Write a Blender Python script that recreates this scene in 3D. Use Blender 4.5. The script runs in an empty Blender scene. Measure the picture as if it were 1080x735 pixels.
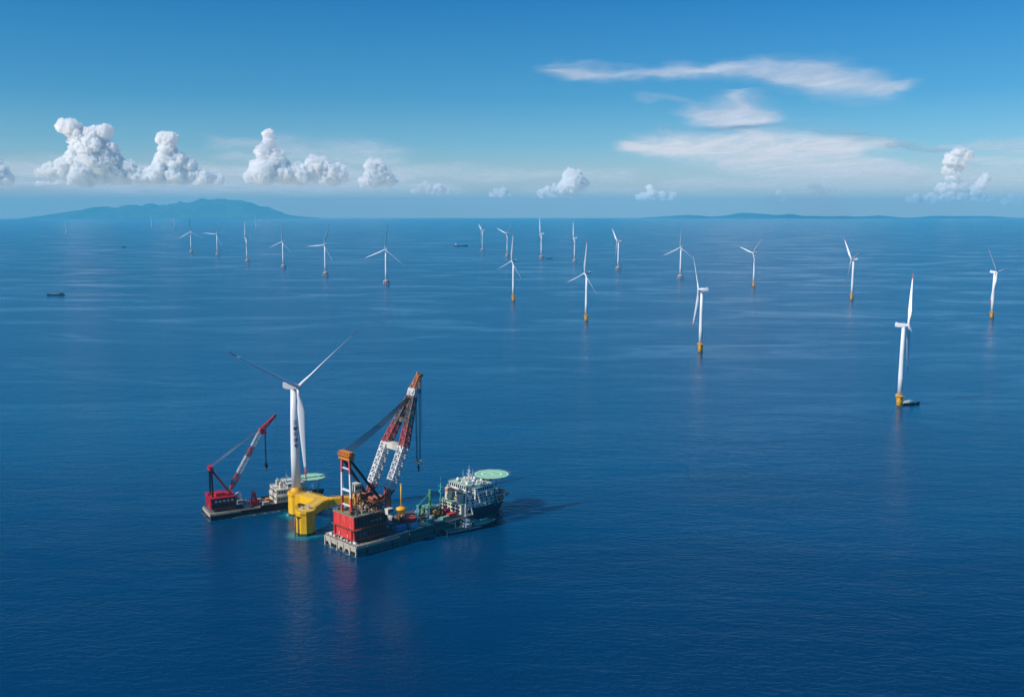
import bpy, bmesh, math, random
from math import radians as R, sin, cos, pi
from mathutils import Vector, Matrix, noise as mnoise

S = bpy.context.scene
COL = S.collection

# ------------------------------------------------------------------ camera
CAM_H = 242.0
cam_data = bpy.data.cameras.new('camera')
cam_data.lens = 35.0
cam_data.sensor_width = 36.0
cam_data.clip_start = 1.0
cam_data.clip_end = 250000.0
cam = bpy.data.objects.new('camera', cam_data)
cam.location = (0, 0, CAM_H)
cam.rotation_euler = (R(90 - 7.76), 0, 0)
COL.objects.link(cam)
S.camera = cam

# ------------------------------------------------------------------ sky and sun
SUN_EL, SUN_AZ = 40.0, 242.0          # azimuth clockwise from +Y: from the left, a little behind the camera
W = bpy.data.worlds.new('World')
S.world = W
W.use_nodes = True
wn, wl = W.node_tree.nodes, W.node_tree.links
bg = wn['Background']
bg.inputs['Strength'].default_value = 0.10
tc = wn.new('ShaderNodeTexCoord')
sep = wn.new('ShaderNodeSeparateXYZ')
wl.new(tc.outputs['Generated'], sep.inputs[0])
mx = wn.new('ShaderNodeMath'); mx.operation = 'MAXIMUM'; mx.inputs[1].default_value = 0.004
wl.new(sep.outputs['Z'], mx.inputs[0])
cmb = wn.new('ShaderNodeCombineXYZ')
wl.new(sep.outputs['X'], cmb.inputs['X']); wl.new(sep.outputs['Y'], cmb.inputs['Y']); wl.new(mx.outputs[0], cmb.inputs['Z'])
sky = wn.new('ShaderNodeTexSky')
sky.sky_type = 'NISHITA'
sky.sun_disc = False
sky.sun_elevation = R(SUN_EL)
sky.sun_rotation = R(SUN_AZ)
sky.altitude = 200
sky.air_density = 1.0
sky.dust_density = 0.4
sky.ozone_density = 2.0
wl.new(cmb.outputs[0], sky.inputs[0])
# the sky's own colour by elevation: deeper blue above, milky grey blue near the horizon
ramp = wn.new('ShaderNodeValToRGB')
wl.new(mx.outputs[0], ramp.inputs[0])
SKY_RAMP = [(0.004, (0.56, 0.52, 0.56)), (0.03, (0.50, 0.50, 0.56)), (0.065, (0.26, 0.42, 0.535)), (0.11, (0.125, 0.34, 0.49)), (0.21, (0.045, 0.28, 0.475)), (0.30, (0.012, 0.29, 0.50)), (0.55, (0.004, 0.20, 0.43)), (1.0, (0.006, 0.12, 0.32))]
while len(ramp.color_ramp.elements) < len(SKY_RAMP):
    ramp.color_ramp.elements.new(0.5)
for e, (p_, c_) in zip(ramp.color_ramp.elements, SKY_RAMP):
    e.position = p_; e.color = (*c_, 1)
tint = wn.new('ShaderNodeVectorMath'); tint.operation = 'MULTIPLY'
wl.new(sky.outputs[0], tint.inputs[0]); wl.new(ramp.outputs[0], tint.inputs[1])
tint2 = wn.new('ShaderNodeVectorMath'); tint2.operation = 'SCALE'; tint2.inputs['Scale'].default_value = 2.0
wl.new(tint.outputs[0], tint2.inputs[0])
wl.new(tint2.outputs[0], bg.inputs['Color'])

sl = bpy.data.lights.new('sun', 'SUN')
sl.energy = 4.7
sl.angle = R(0.53)
sl.color = (1.0, 0.95, 0.88)
sun = bpy.data.objects.new('sun', sl)
sun_dir = Vector((sin(R(SUN_AZ)) * cos(R(SUN_EL)), cos(R(SUN_AZ)) * cos(R(SUN_EL)), sin(R(SUN_EL))))
sun.rotation_euler = sun_dir.to_track_quat('Z', 'Y').to_euler()
sun.location = (-300, -150, 500)
COL.objects.link(sun)

vs = S.view_settings
vs.view_transform = 'Standard'; vs.look = 'None'; vs.exposure = 0.0; vs.gamma = 1.0; vs.use_curve_mapping = False
S.cycles.use_denoising = True
S.cycles.volume_step_rate = 0.12
S.cycles.volume_max_steps = 256
S.cycles.volume_bounces = 24
S.cycles.max_bounces = 24
S.cycles.transparent_max_bounces = 24
S.cycles.sample_clamp_indirect = 6

# ------------------------------------------------------------------ helpers
def new_mat(name):
    m = bpy.data.materials.new(name); m.use_nodes = True
    return m, m.node_tree.nodes, m.node_tree.links, m.node_tree.nodes['Principled BSDF']

def paint(name, col, rough=0.5, metal=0.0, wear=0.18, scale=0.35, dirt=(0.16, 0.10, 0.07), spec=0.4):
    """weathered paint: broad fading plus streaky dirt of its own shape"""
    m, n, l, b = new_mat(name)
    t = n.new('ShaderNodeTexCoord')
    mp = n.new('ShaderNodeMapping'); mp.inputs['Scale'].default_value = (1, 1, 0.35)
    l.new(t.outputs['Object'], mp.inputs['Vector'])
    a = n.new('ShaderNodeTexNoise'); a.inputs['Scale'].default_value = scale; a.inputs['Detail'].default_value = 6; a.inputs['Roughness'].default_value = 0.65
    l.new(mp.outputs[0], a.inputs['Vector'])
    r = n.new('ShaderNodeValToRGB'); r.color_ramp.elements[0].position = 0.52; r.color_ramp.elements[1].position = 0.78
    l.new(a.outputs['Fac'], r.inputs[0])
    mlt = n.new('ShaderNodeMath'); mlt.operation = 'MULTIPLY'; mlt.inputs[1].default_value = min(1, wear * 3)
    l.new(r.outputs[0], mlt.inputs[0])
    mi = n.new('ShaderNodeMix'); mi.data_type = 'RGBA'
    mi.inputs['A'].default_value = (*col, 1); mi.inputs['B'].default_value = (*dirt, 1)
    l.new(mlt.outputs[0], mi.inputs['Factor'])
    l.new(mi.outputs['Result'], b.inputs['Base Color'])
    b.inputs['Roughness'].default_value = rough; b.inputs['Metallic'].default_value = metal
    b.inputs['Specular IOR Level'].default_value = spec
    return m

def tag(o, label=None, cat=None, group=None, kind=None):
    if label: o['label'] = label
    if cat: o['category'] = cat
    if group: o['group'] = group
    if kind: o['kind'] = kind
    return o

def empty(name, loc=(0, 0, 0), rz=0.0):
    o = bpy.data.objects.new(name, None)
    o.location = loc; o.rotation_euler = (0, 0, rz); o.empty_display_size = 2
    COL.objects.link(o)
    return o

class MB:
    """collects shapes; build() links them as ONE mesh object"""
    def __init__(s): s.v = []; s.f = []; s.m = []; s.sm = []
    def add(s, vs_, fs, mi=0, smooth=False):
        o = len(s.v); s.v += [tuple(p) for p in vs_]
        for f in fs: s.f.append(tuple(i + o for i in f)); s.m.append(mi); s.sm.append(smooth)
    def box(s, c, d, rz=0.0, mi=0):
        x, y, z = d[0] / 2, d[1] / 2, d[2] / 2; ca, sa = cos(rz), sin(rz)
        P = [(c[0] + px * ca - py * sa, c[1] + px * sa + py * ca, c[2] + pz) for px, py, pz in
             ((-x, -y, -z), (x, -y, -z), (x, y, -z), (-x, y, -z), (-x, -y, z), (x, -y, z), (x, y, z), (-x, y, z))]
        s.add(P, [(3, 2, 1, 0), (4, 5, 6, 7), (0, 1, 5, 4), (1, 2, 6, 5), (2, 3, 7, 6), (3, 0, 4, 7)], mi)
    def span(s, x0, x1, y0, y1, z0, z1, mi=0):
        s.box(((x0 + x1) / 2, (y0 + y1) / 2, (z0 + z1) / 2), (abs(x1 - x0), abs(y1 - y0), abs(z1 - z0)), 0, mi)
    def tube(s, p, q, r0, r1=None, n=8, mi=0, smooth=True):
        r1 = r0 if r1 is None else r1
        p, q = Vector(p), Vector(q); d = (q - p).normalized()
        u = d.orthogonal().normalized(); w = d.cross(u)
        P = []
        for k in range(n):
            a = 2 * pi * k / n; e = u * cos(a) + w * sin(a); P.append(p + e * r0)
        for k in range(n):
            a = 2 * pi * k / n; e = u * cos(a) + w * sin(a); P.append(q + e * r1)
        s.add(P, [(k, (k + 1) % n, n + (k + 1) % n, n + k) for k in range(n)], mi, smooth)
        s.add([], [], mi)
        o = len(s.v) - 2 * n
        s.f.append(tuple(o + k for k in reversed(range(n)))); s.m.append(mi); s.sm.append(False)
        s.f.append(tuple(o + n + k for k in range(n))); s.m.append(mi); s.sm.append(False)
    def bar(s, p, q, w, h=None, mi=0):
        h = w if h is None else h
        p, q = Vector(p), Vector(q); d = (q - p).normalized()
        up = Vector((0, 0, 1)) if abs(d.z) < 0.95 else Vector((1, 0, 0))
        u = d.cross(up).normalized(); v = u.cross(d)
        P = [e + u * sx * w / 2 + v * sz * h / 2 for e in (p, q) for sx, sz in ((-1, -1), (1, -1), (1, 1), (-1, 1))]
        s.add(P, [(3, 2, 1, 0), (4, 5, 6, 7), (0, 1, 5, 4), (1, 2, 6, 5), (2, 3, 7, 6), (3, 0, 4, 7)], mi)
    def lathe(s, prof, c=(0, 0, 0), n=24, mi=0, smooth=True):
        rings = [[(c[0] + r * cos(2 * pi * k / n), c[1] + r * sin(2 * pi * k / n), c[2] + z) for k in range(n)] for r, z in prof]
        s.add([p for r_ in rings for p in r_],
              [(i * n + k, i * n + (k + 1) % n, (i + 1) * n + (k + 1) % n, (i + 1) * n + k) for i in range(len(prof) - 1) for k in range(n)], mi, smooth)
        o = len(s.v) - n * len(prof)
        s.f.append(tuple(o + k for k in reversed(range(n)))); s.m.append(mi); s.sm.append(False)
        o = len(s.v) - n
        s.f.append(tuple(o + k for k in range(n))); s.m.append(mi); s.sm.append(False)
    def prism(s, poly, z0, z1, mi=0):
        n = len(poly)
        s.add([(x, y, z0) for x, y in poly] + [(x, y, z1) for x, y in poly],
              [tuple(reversed(range(n))), tuple(range(n, 2 * n))] + [(k, (k + 1) % n, n + (k + 1) % n, n + k) for k in range(n)], mi)
    def loft(s, secs, mi=0, smooth=False, cap=True):
        n = len(secs[0])
        s.add([p for q in secs for p in q],
              [(i * n + k, i * n + (k + 1) % n, (i + 1) * n + (k + 1) % n, (i + 1) * n + k) for i in range(len(secs) - 1) for k in range(n)], mi, smooth)
        if cap:
            o = len(s.v) - n * len(secs)
            s.f.append(tuple(o + k for k in reversed(range(n)))); s.m.append(mi); s.sm.append(False)
            o = len(s.v) - n
            s.f.append(tuple(o + k for k in range(n))); s.m.append(mi); s.sm.append(False)
    def build(s, name, mats, parent=None, bevel=0.0, loc=None):
        me = bpy.data.meshes.new(name)
        me.from_pydata(s.v, [], s.f)
        for m_ in (mats if isinstance(mats, (list, tuple)) else [mats]): me.materials.append(m_)
        me.polygons.foreach_set('material_index', s.m)
        me.polygons.foreach_set('use_smooth', s.sm)
        bm = bmesh.new(); bm.from_mesh(me); bmesh.ops.recalc_face_normals(bm, faces=bm.faces); bm.to_mesh(me); bm.free()
        o = bpy.data.objects.new(name, me); COL.objects.link(o)
        if parent: o.parent = parent
        if loc: o.location = loc
        if bevel:
            b = o.modifiers.new('bevel', 'BEVEL'); b.width = bevel; b.segments = 2; b.limit_method = 'ANGLE'
        return o
# ------------------------------------------------------------------ sea
SEA_R = 45000.0
def make_sea():
    n = 128; radii = [0.5, 60, 200, 500, 1200, 3000, 8000, 18000, 30000, SEA_R]
    v = []; f = []
    for r in radii:
        for k in range(n): v.append((r * cos(2 * pi * k / n), r * sin(2 * pi * k / n), 0))
    for i in range(len(radii) - 1):
        for k in range(n): f.append((i * n + k, i * n + (k + 1) % n, (i + 1) * n + (k + 1) % n, (i + 1) * n + k))
    f.append(tuple(reversed(range(n))))
    me = bpy.data.meshes.new('sea'); me.from_pydata(v, [], f)
    bm = bmesh.new(); bm.from_mesh(me); bmesh.ops.recalc_face_normals(bm, faces=bm.faces)
    if sum(fc.normal.z for fc in bm.faces) < 0: bmesh.ops.reverse_faces(bm, faces=bm.faces)
    bm.to_mesh(me); bm.free()
    o = bpy.data.objects.new('sea', me); COL.objects.link(o); o['kind'] = 'structure'
    m, nd, l, b = new_mat('sea_water')
    geo = nd.new('ShaderNodeNewGeometry')
    def noise(scale, detail=4, rough=0.55, stretch=(1, 1, 1), rot=0.0, dist=0.0):
        mp = nd.new('ShaderNodeMapping'); mp.inputs['Scale'].default_value = stretch; mp.inputs['Rotation'].default_value = (0, 0, rot)
        l.new(geo.outputs['Position'], mp.inputs['Vector'])
        t = nd.new('ShaderNodeTexNoise'); t.inputs['Scale'].default_value = scale; t.inputs['Detail'].default_value = detail
        t.inputs['Roughness'].default_value = rough; t.inputs['Distortion'].default_value = dist
        l.new(mp.outputs[0], t.inputs['Vector'])
        return t.outputs['Fac']
    def ramp_(src, a, b_, lo, hi):
        mr = nd.new('ShaderNodeMapRange'); mr.inputs['From Min'].default_value = a; mr.inputs['From Max'].default_value = b_
        mr.inputs['To Min'].default_value = lo; mr.inputs['To Max'].default_value = hi; mr.interpolation_type = 'SMOOTHSTEP'
        l.new(src, mr.inputs['Value']); return mr.outputs['Result']
    # wind patches: long slicks where the ripples are calmer
    patch = noise(1 / 430.0, 6, 0.66, (1.0, 2.4, 1), R(12), 0.9)
    slick = ramp_(patch, 0.46, 0.70, 1.0, 0.4)
    h1 = noise(1 / 7.0, 3, 0.6, (1.0, 1.8, 1), R(20))
    h2 = noise(1 / 28.0, 3, 0.5, (1.0, 2.2, 1), R(14))
    h3 = noise(1 / 110.0, 3, 0.5, (1.0, 2.5, 1), R(8))
    def bump(h, dist, strength, prev=None):
        bp = nd.new('ShaderNodeBump'); bp.inputs['Distance'].default_value = dist; bp.inputs['Strength'].default_value = 1.0
        l.new(h, bp.inputs['Height'])
        if strength is not None: l.new(strength, bp.inputs['Strength'])
        if prev is not None: l.new(prev, bp.inputs['Normal'])
        return bp.outputs[0]
    nrm = bump(h3, 1.1, slick)
    nrm = bump(h2, 0.65, slick, nrm)
    nrm = bump(h1, 0.6, slick, nrm)
    l.new(nrm, b.inputs['Normal'])
    # body colour of the water, with broad drifts of clearer and milkier water
    drift = noise(1 / 1500.0, 4, 0.55, (1, 2.0, 1), R(-10), 0.4)
    mi = nd.new('ShaderNodeMix'); mi.data_type = 'RGBA'
    mi.inputs['A'].default_value = (0.0, 0.026, 0.084, 1); mi.inputs['B'].default_value = (0.0, 0.080, 0.190, 1)
    # bank: vignette painted into the water colour, darker toward the near side, lighter beyond
    sy = nd.new('ShaderNodeSeparateXYZ'); l.new(geo.outputs['Position'], sy.inputs[0])
    bank = ramp_(sy.outputs['Y'], 250, 1500, -0.25, 0.35)
    am = nd.new('ShaderNodeMath'); am.operation = 'ADD'; l.new(drift, am.inputs[0]); l.new(bank, am.inputs[1])
    l.new(ramp_(am.outputs[0], 0.20, 0.90, 0, 1), mi.inputs['Factor'])
    col = mi.outputs['Result']
    # aerated turquoise water washing round the columns of the floating platform
    for (cx, cy, rad) in WASH:
        dv = nd.new('ShaderNodeVectorMath'); dv.operation = 'DISTANCE'; dv.inputs[1].default_value = (cx, cy, 0)
        l.new(geo.outputs['Position'], dv.inputs[0])
        wob = noise(1 / 9.0, 3, 0.6)
        ad = nd.new('ShaderNodeMath'); ad.operation = 'MULTIPLY_ADD'; ad.inputs[1].default_value = 14; l.new(wob, ad.inputs[0]); l.new(dv.outputs['Value'], ad.inputs[2])
        fac = ramp_(ad.outputs[0], rad + 4, rad + 15, 1, 0)
        m2 = nd.new('ShaderNodeMix'); m2.data_type = 'RGBA'; m2.inputs['B'].default_value = (0.004, 0.20, 0.24, 1)
        l.new(col, m2.inputs['A']); l.new(fac, m2.inputs['Factor']); col = m2.outputs['Result']
    l.new(col, b.inputs['Base Color'])
    b.inputs['IOR'].default_value = 1.333
    l.new(ramp_(patch, 0.44, 0.70, 0.27, 0.16), b.inputs['Roughness'])
    me.materials.append(m)
    return o
WASH = []
WASH = [(-157, 731, 10.0), (-174, 781, 9.0), (-122, 771, 8.0)]
make_sea()

# ------------------------------------------------------------------ haze
def make_haze():
    mb = MB(); mb.box((0, 0, 0), (2 * (SEA_R + 3000), 2 * (SEA_R + 3000), 901))
    o = mb.build('haze', [], None, loc=(0, 0, 901 / 2 - 1.0))
    o['kind'] = 'stuff'
    m, n, l, b = new_mat('haze_air'); n.remove(b)
    v = n.new('ShaderNodeVolumePrincipled')
    v.inputs['Color'].default_value = (0.12, 0.70, 0.98, 1)
    v.inputs['Density'].default_value = HAZE_D
    v.inputs['Anisotropy'].default_value = 0.0
    l.new(v.outputs[0], n['Material Output'].inputs['Volume'])
    o.data.materials.append(m)
HAZE_D = 3.3e-5
make_haze()

# ------------------------------------------------------------------ hills on the horizon
def px_dir(px):
    return (px - 540) / 1050.0
def make_hills(name, dist, pts, depth, seed, high=1.0):
    """ridge given as (bearing in px of the horizon, height in m); a rolling landmass of real depth"""
    nx, ny = 260, 40
    x0, x1 = px_dir(pts[0][0]) * dist, px_dir(pts[-1][0]) * dist
    v = []
    for j in range(ny + 1):
        t = j / ny
        for i in range(nx + 1):
            s = i / nx; x = x0 + (x1 - x0) * s
            px = 540 + 1050 * x / dist
            for a, b in zip(pts, pts[1:]):
                if a[0] <= px <= b[0]:
                    k = (px - a[0]) / (b[0] - a[0]); k = k * .6 + .4 * k * k * (3 - 2 * k); hh = a[1] + (b[1] - a[1]) * k; break
            prof = sin(pi * min(1, max(0, t))) ** 0.8
            y = dist + (t - 0.5) * depth
            nz = mnoise.ridged_multi_fractal(Vector((x / 2600 + seed, y / 2600, seed)), 0.9, 2.1, 6, 1.0, 2.0) - 0.9
            z = high * hh * dist / 37000 * prof * (0.92 + 0.34 * nz) + nz * 40 * prof - 6
            v.append((x, y, max(z, -6)))
    w = nx + 1
    f = [(j * w + i, j * w + i + 1, (j + 1) * w + i + 1, (j + 1) * w + i) for j in range(ny) for i in range(nx)]
    me = bpy.data.meshes.new(name); me.from_pydata(v, [], f)
    for p in me.polygons: p.use_smooth = True
    o = bpy.data.objects.new(name, me); COL.objects.link(o); o['kind'] = 'structure'
    m, n, l, b = new_mat(name + '_ground')
    t = n.new('ShaderNodeTexNoise'); t.inputs['Scale'].default_value = 0.004; t.inputs['Detail'].default_value = 8
    g = n.new('ShaderNodeNewGeometry'); l.new(g.outputs['Position'], t.inputs['Vector'])
    r = n.new('ShaderNodeValToRGB'); r.color_ramp.elements[0].color = (0.05, 0.08, 0.06, 1); r.color_ramp.elements[1].color = (0.12, 0.15, 0.11, 1)
    r.color_ramp.elements[0].position = 0.35; r.color_ramp.elements[1].position = 0.7
    l.new(t.outputs['Fac'], r.inputs[0]); l.new(r.outputs[0], b.inputs['Base Color']); b.inputs['Roughness'].default_value = 0.9
    me.materials.append(m)
make_hills('hills', 43000, [(46, 0), (62, 90), (84, 210), (98, 300), (109, 400), (114, 410), (121, 330), (131, 290), (143, 400), (152, 455), (160, 470), (168, 420), (180, 440), (194, 540), (204, 530),
                            (214, 580), (226, 600), (237, 615), (246, 560), (258, 530), (268, 480), (280, 350), (292, 250), (303, 130), (318, 50), (330, 0)], 5600, 3.1)
make_hills('hills', 43500, [(676, 0), (690, 60), (710, 120), (730, 130), (745, 90), (765, 190), (780, 280), (792, 230), (810, 190), (825, 210), (845, 130), (870, 100),
                            (900, 70), (930, 110), (960, 90), (985, 130), (1010, 80), (1040, 100), (1080, 70), (1110, 0)], 3000, 7.7, 0.62)

# ------------------------------------------------------------------ clouds
def cloud_mat():
    m, n, l, b = new_mat('cumulus_vapour'); n.remove(b)
    v = n.new('ShaderNodeVolumePrincipled')
    v.inputs['Color'].default_value = (1, 1, 1, 1)
    g = n.new('ShaderNodeNewGeometry')
    t = n.new('ShaderNodeTexNoise'); t.inputs['Scale'].default_value = 1 / 260.0; t.inputs['Detail'].default_value = 5; t.inputs['Roughness'].default_value = 0.68; t.inputs['Distortion'].default_value = 0.7
    l.new(g.outputs['Position'], t.inputs['Vector'])
    mr = n.new('ShaderNodeMapRange'); mr.inputs['From Min'].default_value = 0.42; mr.inputs['From Max'].default_value = 0.56; mr.inputs['To Min'].default_value = 0.0; mr.inputs['To Max'].default_value = 0.028
    l.new(t.outputs['Fac'], mr.inputs['Value']); l.new(mr.outputs[0], v.inputs['Density'])
    v.inputs['Anisotropy'].default_value = 0.0
    l.new(v.outputs[0], n['Material Output'].inputs['Volume'])
    return m
CLOUD = cloud_mat()
CD = 58000.0
PXM = CD / 1050.0
HZ = 224.6
def cumulus(label, lobes, seed, group='cumulus clouds heaped along the horizon'):
    """lobes: (bearing, elevation, radius) in thousandths-of-range units; a heap of rounded billows, remeshed into one body"""
    rnd = random.Random(seed)
    P = [(x, HZ - y, r * (1.3 if y > 170 else 1.06)) for x, y, r in lobes]
    cx = sum(p[0] for p in P) / len(P); x0 = (cx - 540) * PXM
    bm = bmesh.new()
    for (px, el, r) in P:
        bmesh.ops.create_icosphere(bm, subdivisions=3, radius=r * 0.86 * PXM, matrix=Matrix.Translation(Vector(((px - cx), rnd.uniform(-.4, .4) * r, el)) * PXM))
        for k in range(max(14, int(r * 5))):
            a, e = rnd.uniform(0, 2 * pi), rnd.uniform(-0.4, 1)
            h = math.sqrt(max(0, 1 - e * e)); d = r * rnd.uniform(0.7, 0.95)
            c = Vector((px - cx + d * cos(a) * h, d * sin(a) * h, el + d * e)) * PXM
            bmesh.ops.create_icosphere(bm, subdivisions=2, radius=r * rnd.choice((.10, .14, .18, .24, .34)) * rnd.uniform(.8, 1.1) * PXM, matrix=Matrix.Translation(c))
    lo = min(e_ - r * .6 for _, e_, r in P); xs = [p[0] for p in P]
    for k in range(int((max(xs) - min(xs)) * .5) + 2):
        px = rnd.uniform(min(xs), max(xs)); near = min(abs(px - p[0]) / p[2] for p in P)
        if near > 2.2: continue
        rr = rnd.uniform(1.5, 3.4) * (1 if len(P) > 6 else .6)
        bmesh.ops.create_icosphere(bm, subdivisions=2, radius=rr * PXM, matrix=Matrix.Translation(Vector(((px - cx), rnd.uniform(-3, 3), lo + rnd.uniform(0, 2.5))) * PXM) @ Matrix.Diagonal((1.9, 1.5, .62, 1)))
    me = bpy.data.meshes.new('tmp'); bm.to_mesh(me); bm.free()
    o = bpy.data.objects.new('tmp', me); COL.objects.link(o)
    big = max(p[2] for p in P)
    rm = o.modifiers.new('r', 'REMESH'); rm.mode = 'VOXEL'; rm.voxel_size = (0.7 if big > 9 else 0.45) * PXM
    dg = bpy.context.evaluated_depsgraph_get()
    me2 = bpy.data.meshes.new_from_object(o.evaluated_get(dg)); bpy.data.objects.remove(o); bpy.data.meshes.remove(me)
    bm = bmesh.new(); bm.from_mesh(me2); bm.normal_update()
    for v in bm.verts:
        p = v.co / PXM
        q = p * 0.34 + Vector((seed * 3.7, 0, 0))
        d = 0.0; amp = 1.0; fr = 1.0
        for k in range(5):
            d += amp * (0.55 - abs(mnoise.noise(q * fr)) * 2.2); amp *= 0.62; fr *= 2.05
        v.co += v.normal * d * PXM * 1.7 * min(1.0, big / 9)
    seen = set(); isl = []
    for v in bm.verts:
        if v in seen: continue
        st = [v]; seen.add(v); c = []
        while st:
            w = st.pop(); c.append(w)
            for e in w.link_edges:
                ow = e.other_vert(w)
                if ow not in seen: seen.add(ow); st.append(ow)
        isl.append(c)
    isl.sort(key=len)
    for c in isl[:-1]: bmesh.ops.delete(bm, geom=c, context='VERTS')
    bm.to_mesh(me2); bm.free()
    for p in me2.polygons: p.use_smooth = True
    me2.name = 'cumulus_cloud'; me2.materials.clear(); me2.materials.append(CLOUD)
    ob = bpy.data.objects.new('cumulus_cloud', me2); COL.objects.link(ob)
    ob.location = (x0, CD, CAM_H)
    return tag(ob, label, 'cloud', group)
cumulus('largest heaped white cloud, twin rounded humps above the west slope of the long blue island',
        [(78, 137, 8), (86, 139, 10), (93, 150, 12), (106, 147, 10), (119, 142, 8), (106, 160, 16), (92, 168, 13), (114, 174, 15), (124, 160, 8), (76, 179, 9), (60, 182, 7), (48, 184, 4), (98, 184, 14), (132, 186, 9), (142, 178, 6), (126, 176, 9)], 1)
cumulus('white cloud tower with a rounded knob and a ragged trailing shoulder above the island summit',
        [(178, 150, 7), (186, 151, 8), (183, 160, 9), (180, 170, 10), (192, 174, 9), (206, 160, 4), (214, 158, 4), (206, 176, 6), (174, 184, 9), (192, 186, 9), (208, 186, 6), (222, 189, 7), (234, 191, 5), (150, 186, 7), (162, 187, 7)], 2)
cumulus('white cloud with one tall thin chimney rising from a long low bank of billows',
        [(288, 145, 6), (289, 153, 7), (285, 163, 10), (294, 172, 10), (276, 178, 7), (286, 183, 12), (304, 184, 10), (320, 186, 10), (333, 173, 6), (340, 180, 9), (354, 186, 10), (364, 187, 5), (268, 188, 6)], 3)
cumulus('small upright white puff just beyond the end of the low billow bank',
        [(394, 177, 6), (399, 180, 7), (396, 189, 9), (405, 189, 8), (413, 192, 6), (386, 193, 5)], 4)
cumulus('flat little white cloud low over open sea with one central peak', [(450, 195, 3), (453, 199, 4), (445, 201, 4), (463, 201, 5), (473, 202, 3), (438, 202, 3)], 5)
cumulus('bright cream puff with a trailing foot, alone above the middle of the wind farm',
        [(600, 187, 6), (605, 189, 7), (603, 196, 9), (611, 195, 7), (594, 199, 6), (586, 202, 5), (578, 203, 5), (571, 205, 4)], 6)
cumulus('low row of three tiny white puffs between the cream puff and the veil cloud', [(683, 199, 3), (686, 205, 4), (679, 208, 4), (696, 207, 4), (708, 208, 4), (672, 209, 3)], 7)
cumulus('white cloud tower with two stacked knobs and a lower second tower beside it',
        [(1003, 162, 6), (1010, 166, 7), (997, 171, 6.5), (1004, 177, 6), (992, 181, 4), (998, 187, 5.5), (1003, 197, 6), (989, 200, 5), (1033, 188, 4), (1028, 195, 5), (1022, 203, 5), (1039, 200, 3.5), (994, 207, 5), (1010, 208, 5), (1030, 209, 4), (978, 208, 3.5)], 31)
cumulus('white cloud bank cut off by the picture edge beyond the island', [(2, 176, 7), (-6, 180, 9), (8, 182, 7), (1, 188, 10), (12, 190, 7), (-14, 188, 10)], 9)
cumulus('tiny white puff low on the horizon between the flat peaked cloud and the cream puff', [(524, 203, 3), (531, 204, 4), (519, 206, 2.5), (538, 206, 2.5)], 10)
cumulus('flat whitish cloudlet floating under the wide veil cloud', [(851, 199, 3), (858, 197, 4), (866, 199, 4), (862, 203, 4), (873, 203, 3)], 11)
cumulus('thin low cloudlet at the foot of the two stacked knobs', [(954, 211, 3), (961, 209, 4), (970, 211, 4), (979, 213, 3)], 12)
cumulus('pair of faint low puffs over the dark hump of the distant islet', [(818, 204, 3), (824, 208, 3), (812, 210, 3), (833, 211, 2.5)], 13)
cumulus('low broad puff touching the picture edge beside the twin cloud towers', [(1062, 210, 4), (1070, 212, 5), (1079, 210, 5), (1088, 209, 6), (1054, 213, 3)], 14)

# high thin cloud: gently undulating veils of ice crystals far above the sea
def veil_mat():
    m, n, l, b = new_mat('veil_vapour'); n.remove(b)
    g = n.new('ShaderNodeNewGeometry')
    at = n.new('ShaderNodeAttribute'); at.attribute_name = 'thickness'
    def nz(scale, st, rot, det=7, rough=0.6, dist=0.6):
        mp = n.new('ShaderNodeMapping'); mp.inputs['Scale'].default_value = st; mp.inputs['Rotation'].default_value = (0, 0, rot)
        l.new(g.outputs['Position'], mp.inputs['Vector'])
        t = n.new('ShaderNodeTexNoise'); t.inputs['Scale'].default_value = scale; t.inputs['Detail'].default_value = det; t.inputs['Roughness'].default_value = rough; t.inputs['Distortion'].default_value = dist
        l.new(mp.outputs[0], t.inputs['Vector']); return t.outputs['Fac']
    a = nz(1 / 2600.0, (1, 0.22, 1), R(-14)); c = nz(1 / 900.0, (1, 0.30, 1), R(-30), 5)
    ad = n.new('ShaderNodeMath'); ad.operation = 'MULTIPLY_ADD'; ad.inputs[1].default_value = 0.35; l.new(c, ad.inputs[0]); l.new(a, ad.inputs[2])
    mr = n.new('ShaderNodeMapRange'); mr.inputs['From Min'].default_value = 0.42; mr.inputs['From Max'].default_value = 0.95; mr.inputs['To Min'].default_value = 0.5; mr.inputs['To Max'].default_value = 1.25
    l.new(ad.outputs[0], mr.inputs['Value'])
    mu = n.new('ShaderNodeMath'); mu.operation = 'MULTIPLY'; mu.use_clamp = True; l.new(at.outputs['Fac'], mu.inputs[0]); l.new(mr.outputs[0], mu.inputs[1])
    di = n.new('ShaderNodeBsdfDiffuse'); di.inputs['Color'].default_value = (0.9, 0.9, 0.9, 1)
    tr = n.new('ShaderNodeBsdfTranslucent'); tr.inputs['Color'].default_value = (0.9, 0.9, 0.9, 1)
    m1 = n.new('ShaderNodeMixShader'); m1.inputs[0].default_value = 0.65; l.new(di.outputs[0], m1.inputs[1]); l.new(tr.outputs[0], m1.inputs[2])
    tp = n.new('ShaderNodeBsdfTransparent')
    m2 = n.new('ShaderNodeMixShader'); l.new(mu.outputs[0], m2.inputs[0]); l.new(tp.outputs[0], m2.inputs[1]); l.new(m1.outputs[0], m2.inputs[2])
    l.new(m2.outputs[0], n['Material Output'].inputs['Surface'])
    return m
VEIL = veil_mat()
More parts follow.
